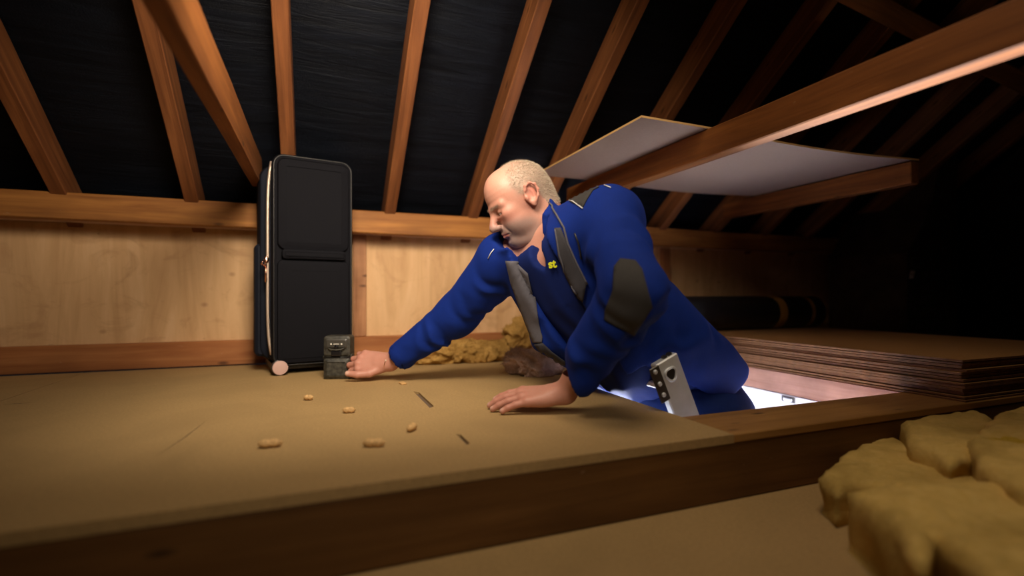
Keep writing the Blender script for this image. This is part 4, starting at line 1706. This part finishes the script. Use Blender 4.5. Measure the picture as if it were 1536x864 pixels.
tv, tq = surface_nets(lambda p: legs(p, 0.012) - 0.003 * np.sin(p[:, 2] * 70 + 5 * p[:, 0]), (0.15, 1.10, -0.95), (1.0, 2.0, 0.14), 0.012)
tv = relax(tv, tq, 1, 0.5)
trousers = fig('trousers', tv, tq, M['trouser'])
for a_ in (ANL, ANR):
    def boot(p, a_=a_):
        c = c_inv(a_)
        d = cap(p, c + np.array((0, 0, 0.06)), c + np.array((0, 0, -0.03)), 0.052, 0.05)
        toe = c_inv(a_ + np.array((-0.15, 0.0, -0.045)))
        d = smin(d, cap(p, c + np.array((0, 0, -0.035)), toe, 0.046, 0.038), 0.02)
        return np.maximum(d, -(p[:, 2] - (a_[2] - 0.082)))
    c = c_inv(a_)
    v_, q_ = surface_nets(boot, c - 0.26, c + 0.26, 0.010)
    fig('boot', relax(v_, q_, 1), q_, M['boot'])


# ---- patches laid on the clothes
def bvh_of(parts):
    vs_, fs_, o_ = [], [], 0
    for v, q in parts:
        vs_ += [tuple(x) for x in v]
        fs_ += [tuple(int(i) + o_ for i in f) for f in q]
        o_ += len(v)
    return BVHTree.FromPolygons(vs_, fs_)


BJ = bvh_of([(jv, jq)])
BS = bvh_of([(sv, sq)])
BJS = bvh_of([(jv, jq), (sv, sq)])
BALL = bvh_of([(jv, jq), (sv, sq)])
EYE = Vector((0, 0, CZ))


def cast(bvh, px, py):
    d_ = Vector(((px - CX) / F, 1.0, (HY - py) / F)).normalized()
    h = bvh.ray_cast(EYE, d_)
    return h


def smooth_poly(pts, n=4):
    out = []
    m_ = len(pts)
    for i in range(m_):
        p0, p1, p2, p3 = (Vector(pts[(i + k) % m_]) for k in (-1, 0, 1, 2))
        for j in range(n):
            t = j / n
            out.append(0.5 * ((2 * p1) + (p2 - p0) * t + (2 * p0 - 5 * p1 + 4 * p2 - p3) * t * t + (3 * p1 - p0 - 3 * p2 + p3) * t ** 3))
    return out


def patch(name, pts, bvh, mat, lift=0.003, thick=0.003, grid=4.0, smooth=False, maxgap=0.05):
    ring = smooth_poly(pts) if smooth else []
    if not smooth:
        for i in range(len(pts)):
            a_, b_ = Vector(pts[i]), Vector(pts[(i + 1) % len(pts)])
            k_ = max(1, int((b_ - a_).length / grid))
            ring += [a_.lerp(b_, j / k_) for j in range(k_)]
    nr = len(ring)
    xs = [p.x for p in ring]
    ys = [p.y for p in ring]
    pts2 = list(ring)
    y = min(ys)
    while y < max(ys):
        x = min(xs)
        while x < max(xs):
            if min(abs(x - p.x) + abs(y - p.y) for p in ring) > grid * 0.7:
                pts2.append(Vector((x + 0.01, y + 0.013)))
            x += grid
        y += grid
    res = delaunay_2d_cdt(pts2, [], [list(range(nr))], 1, 1e-5)
    v3, ok = [], []
    for p in res[0]:
        h = cast(bvh, p.x, p.y)
        if h[0] is None:
            v3.append(Vector((0, 0, 0)))
            ok.append(False)
        else:
            nn = h[1] if h[1].dot(EYE - h[0]) > 0 else -h[1]
            v3.append(h[0] + nn * lift)
            ok.append(True)
    tri = [t for t in res[2] if all(ok[i] for i in t) and max((v3[t[i]] - v3[t[i - 1]]).length for i in range(3)) < maxgap]
    used = sorted({i for t in tri for i in t})
    if not tri:
        print('EMPTY PATCH', name, sum(ok), len(ok), len(res[2]))
        return None
    mp = {i: k for k, i in enumerate(used)}
    V = np.array([v3[i][:] for i in used])
    o = fig(name, V, [tuple(mp[i] for i in t) for t in tri], mat)
    md = o.modifiers.new('thickness', 'SOLIDIFY')
    md.thickness = thick
    md.offset = 0
    return o


def line(name, pts, bvh, r, mat, lift=0.003):
    out = []
    for i in range(len(pts) - 1):
        a_, b_ = Vector(pts[i]), Vector(pts[i + 1])
        k_ = max(1, int((b_ - a_).length / 5))
        for j in range(k_ + (1 if i == len(pts) - 2 else 0)):
            p = a_.lerp(b_, j / k_)
            h = cast(bvh, p.x, p.y)
            if h[0] is not None:
                nn = h[1] if h[1].dot(EYE - h[0]) > 0 else -h[1]
                q = h[0] + nn * lift
                if not out or (q - out[-1]).length < 0.06:
                    out.append(q)
    if len(out) < 2:
        return None
    vr = [Vector(c2r(p)) - ROOT for p in out]
    return tube(name, vr, r, mat, man, 6)


patch('elbow_patch', [(931, 389), (953, 392), (963, 405), (978, 460), (951, 502), (927, 491), (907, 480), (909, 464), (920, 436), (922, 401)],
      BJ, M['charcoal_patch'], 0.0025)
patch('shoulder_patch', [(851, 301), (862, 278), (888, 276), (903, 279), (890, 286), (881, 300), (875, 312)], BJ, M['charcoal_patch'], 0.0025)
line('shoulder_piping', [(849, 301), (860, 303), (875, 313)], BJ, 0.0016, M['piping'])
line('shoulder_piping', [(888, 276), (902, 277), (916, 283)], BJ, 0.0014, M['piping'])
patch('front_facing', [(760, 391), (775, 393), (793, 410), (803, 455), (814, 505), (813, 514), (801, 513), (788, 480), (768, 425)], BJS,
      M['grey_facing'], 0.004)
patch('front_facing', [(803, 516), (814, 514), (830, 528), (848, 541), (848, 551), (835, 547), (815, 532)], BJS, M['dark_facing'], 0.004)
patch('front_facing', [(833, 343), (842, 342), (852, 366), (865, 396), (880, 425), (875, 453), (862, 438), (850, 415), (838, 383)], BJS,
      M['dark_facing'], 0.004)
line('zip_edge', [(824, 306), (836, 323), (847, 342), (853, 366), (866, 396), (881, 426)], BJS, 0.0026, M['grey_facing'], 0.005)
line('zip_edge', [(834, 345), (840, 383), (852, 416), (866, 440)], BJS, 0.0022, M['grey_facing'], 0.005)
line('collar_piping', [(733, 388), (737, 380), (742, 374)], BJ, 0.0014, M['piping'])
line('chest_zip', [(863, 350), (868, 362), (871, 376), (873, 388)], BJ, 0.0024, M['black_plastic'])

# emblem on the shirt: two bold letters
def emblem(text, px, py, size):
    h = cast(BJS, px, py)
    if h[0] is None:
        return
    cu = bpy.data.curves.new('emblem', 'FONT')
    cu.body = text
    cu.size = size
    cu.align_x = 'CENTER'
    cu.align_y = 'CENTER'
    cu.extrude = 0.0012
    cu.offset = size * 0.028
    t_ = bpy.data.objects.new('emblem_text', cu)
    COL.objects.link(t_)
    dg = bpy.context.evaluated_depsgraph_get()
    me = bpy.data.meshes.new_from_object(t_.evaluated_get(dg))
    bpy.data.objects.remove(t_)
    nn = h[1] if h[1].dot(EYE - h[0]) > 0 else -h[1]
    nn = Vector(c2r(nn))
    pos = Vector(c2r(h[0])) + nn * 0.008
    up = Vector((0, 0, 1))
    up = (up - nn * up.dot(nn)).normalized()
    rt = up.cross(nn)
    o = link_mesh('emblem', me, M['emblem'], man)
    o.matrix_local = Matrix.Translation(pos - ROOT) @ Matrix((rt, up, nn)).transposed().to_4x4() @ Matrix.Rotation(0.10, 4, 'Z')


emblem('st', 830, 395, 0.030)

# bangle on the right wrist
bc = RHO + RHR @ np.array((-0.006, 0.0, 0.001)) + np.array((0, 0, rdz))
e1, e2 = RHR[:, 1] + 0.25 * RHR[:, 0], RHR[:, 2]
ring = [Vector(c2r(bc + e1 * 0.0310 * math.cos(t) + e2 * 0.0262 * math.sin(t))) - ROOT for t in np.linspace(0, 2 * math.pi, 40, endpoint=False)]
bz = np.array(ROOT)[2]
ring = [Vector((p.x, p.y, max(p.z, -bz + 0.003))) for p in ring]
tube('bangle', ring, 0.0023, M['copper'], man, 8, True)
bd = bmesh.new()
bmesh.ops.create_uvsphere(bd, u_segments=10, v_segments=8, radius=0.0042)
bm_obj('bangle_bead', bd, M['zip'], man, True, loc=ring[int(np.argmin([(p + ROOT - Vector((0, 0, CZ + 0.3))).length for p in ring]))])

# ------------------------------------------------------------------ loft ladder under the man
ldx = 0.44                                                # run towards +x per metre of fall
lad_top = Vector((0.812, 1.022, 0.130))
la = empty('loft_ladder', (lad_top.x + ldx * 2.8, 1.24, -2.70))
LR = Vector(la.location)


def lad(zv):
    return Vector((lad_top.x + ldx * (lad_top.z - zv), 0, zv))


dirv = Vector((ldx, 0, -1)).normalized()
for yy in (1.022, 1.438):
    a_ = Vector((lad_top.x, yy, lad_top.z))
    b_ = lad(-2.699)
    b_.y = yy
    L_ = (b_ - a_).length
    bm = bmesh.new()
    bm_box(bm, (0, -0.012, -0.036), (L_, 0.012, 0.036), 0.003, 1)
    o = bm_obj('stile', bm, M['alu'], la)
    nz = Vector((0, 1, 0)).cross(dirv)
    o.matrix_local = Matrix.Translation(a_ - LR) @ Matrix((dirv, Vector((0, 1, 0)), nz)).transposed().to_4x4()
    # hand hole with a thick rim
    if yy < 1.1:                                          # the stile next to the camera
        rp = []
        for k in range(24):
            t = 2 * math.pi * k / 24
            r_ = 0.0165 * (1 + 0.10 * math.cos(3 * t))
            rp.append((0.040 + r_ * math.cos(t), -0.0135, 0.004 + r_ * math.sin(t)))
        tube('hole_rim', rp, 0.0032, M['alu'], o, 8, True)
        mesh_obj('hand_hole', [(p[0], -0.0128, p[2]) for p in rp], [tuple(range(24))], M['black_plastic'], o)
        q = box('hinge_bracket', (0.0, -0.016, 0.030), (0.095, -0.012, 0.060), M['dark_metal'], o, 0.002, 1)
        for x_ in (0.012, 0.045, 0.075):
            lathe_x('bolt', [(-0.021, 0.004), (-0.019, 0.006), (-0.0158, 0.006)], M['alu'], o, 10, (x_, 0, 0.047), axis='Y')
        for x_ in (0.006, 0.022):
            box('tooth', (-0.006, -0.006, x_ - 0.030), (0.002, 0.006, x_ - 0.020), M['dark_metal'], o)
zz = 0.052
k = 0
while zz > -2.6:
    c_ = lad(zz)
    bm = bmesh.new()
    bm_box(bm, (-0.018, 1.034, -0.009), (0.018, 1.426, 0.009), 0.004, 1)
    o = bm_obj('rung', bm, M['alu'], la, loc=Vector((c_.x, 0, c_.z)) - LR)
    zz -= 0.255
    k += 1
tag(la, 'aluminium loft ladder whose top end pokes out of the hatch in front of the man', 'ladder')
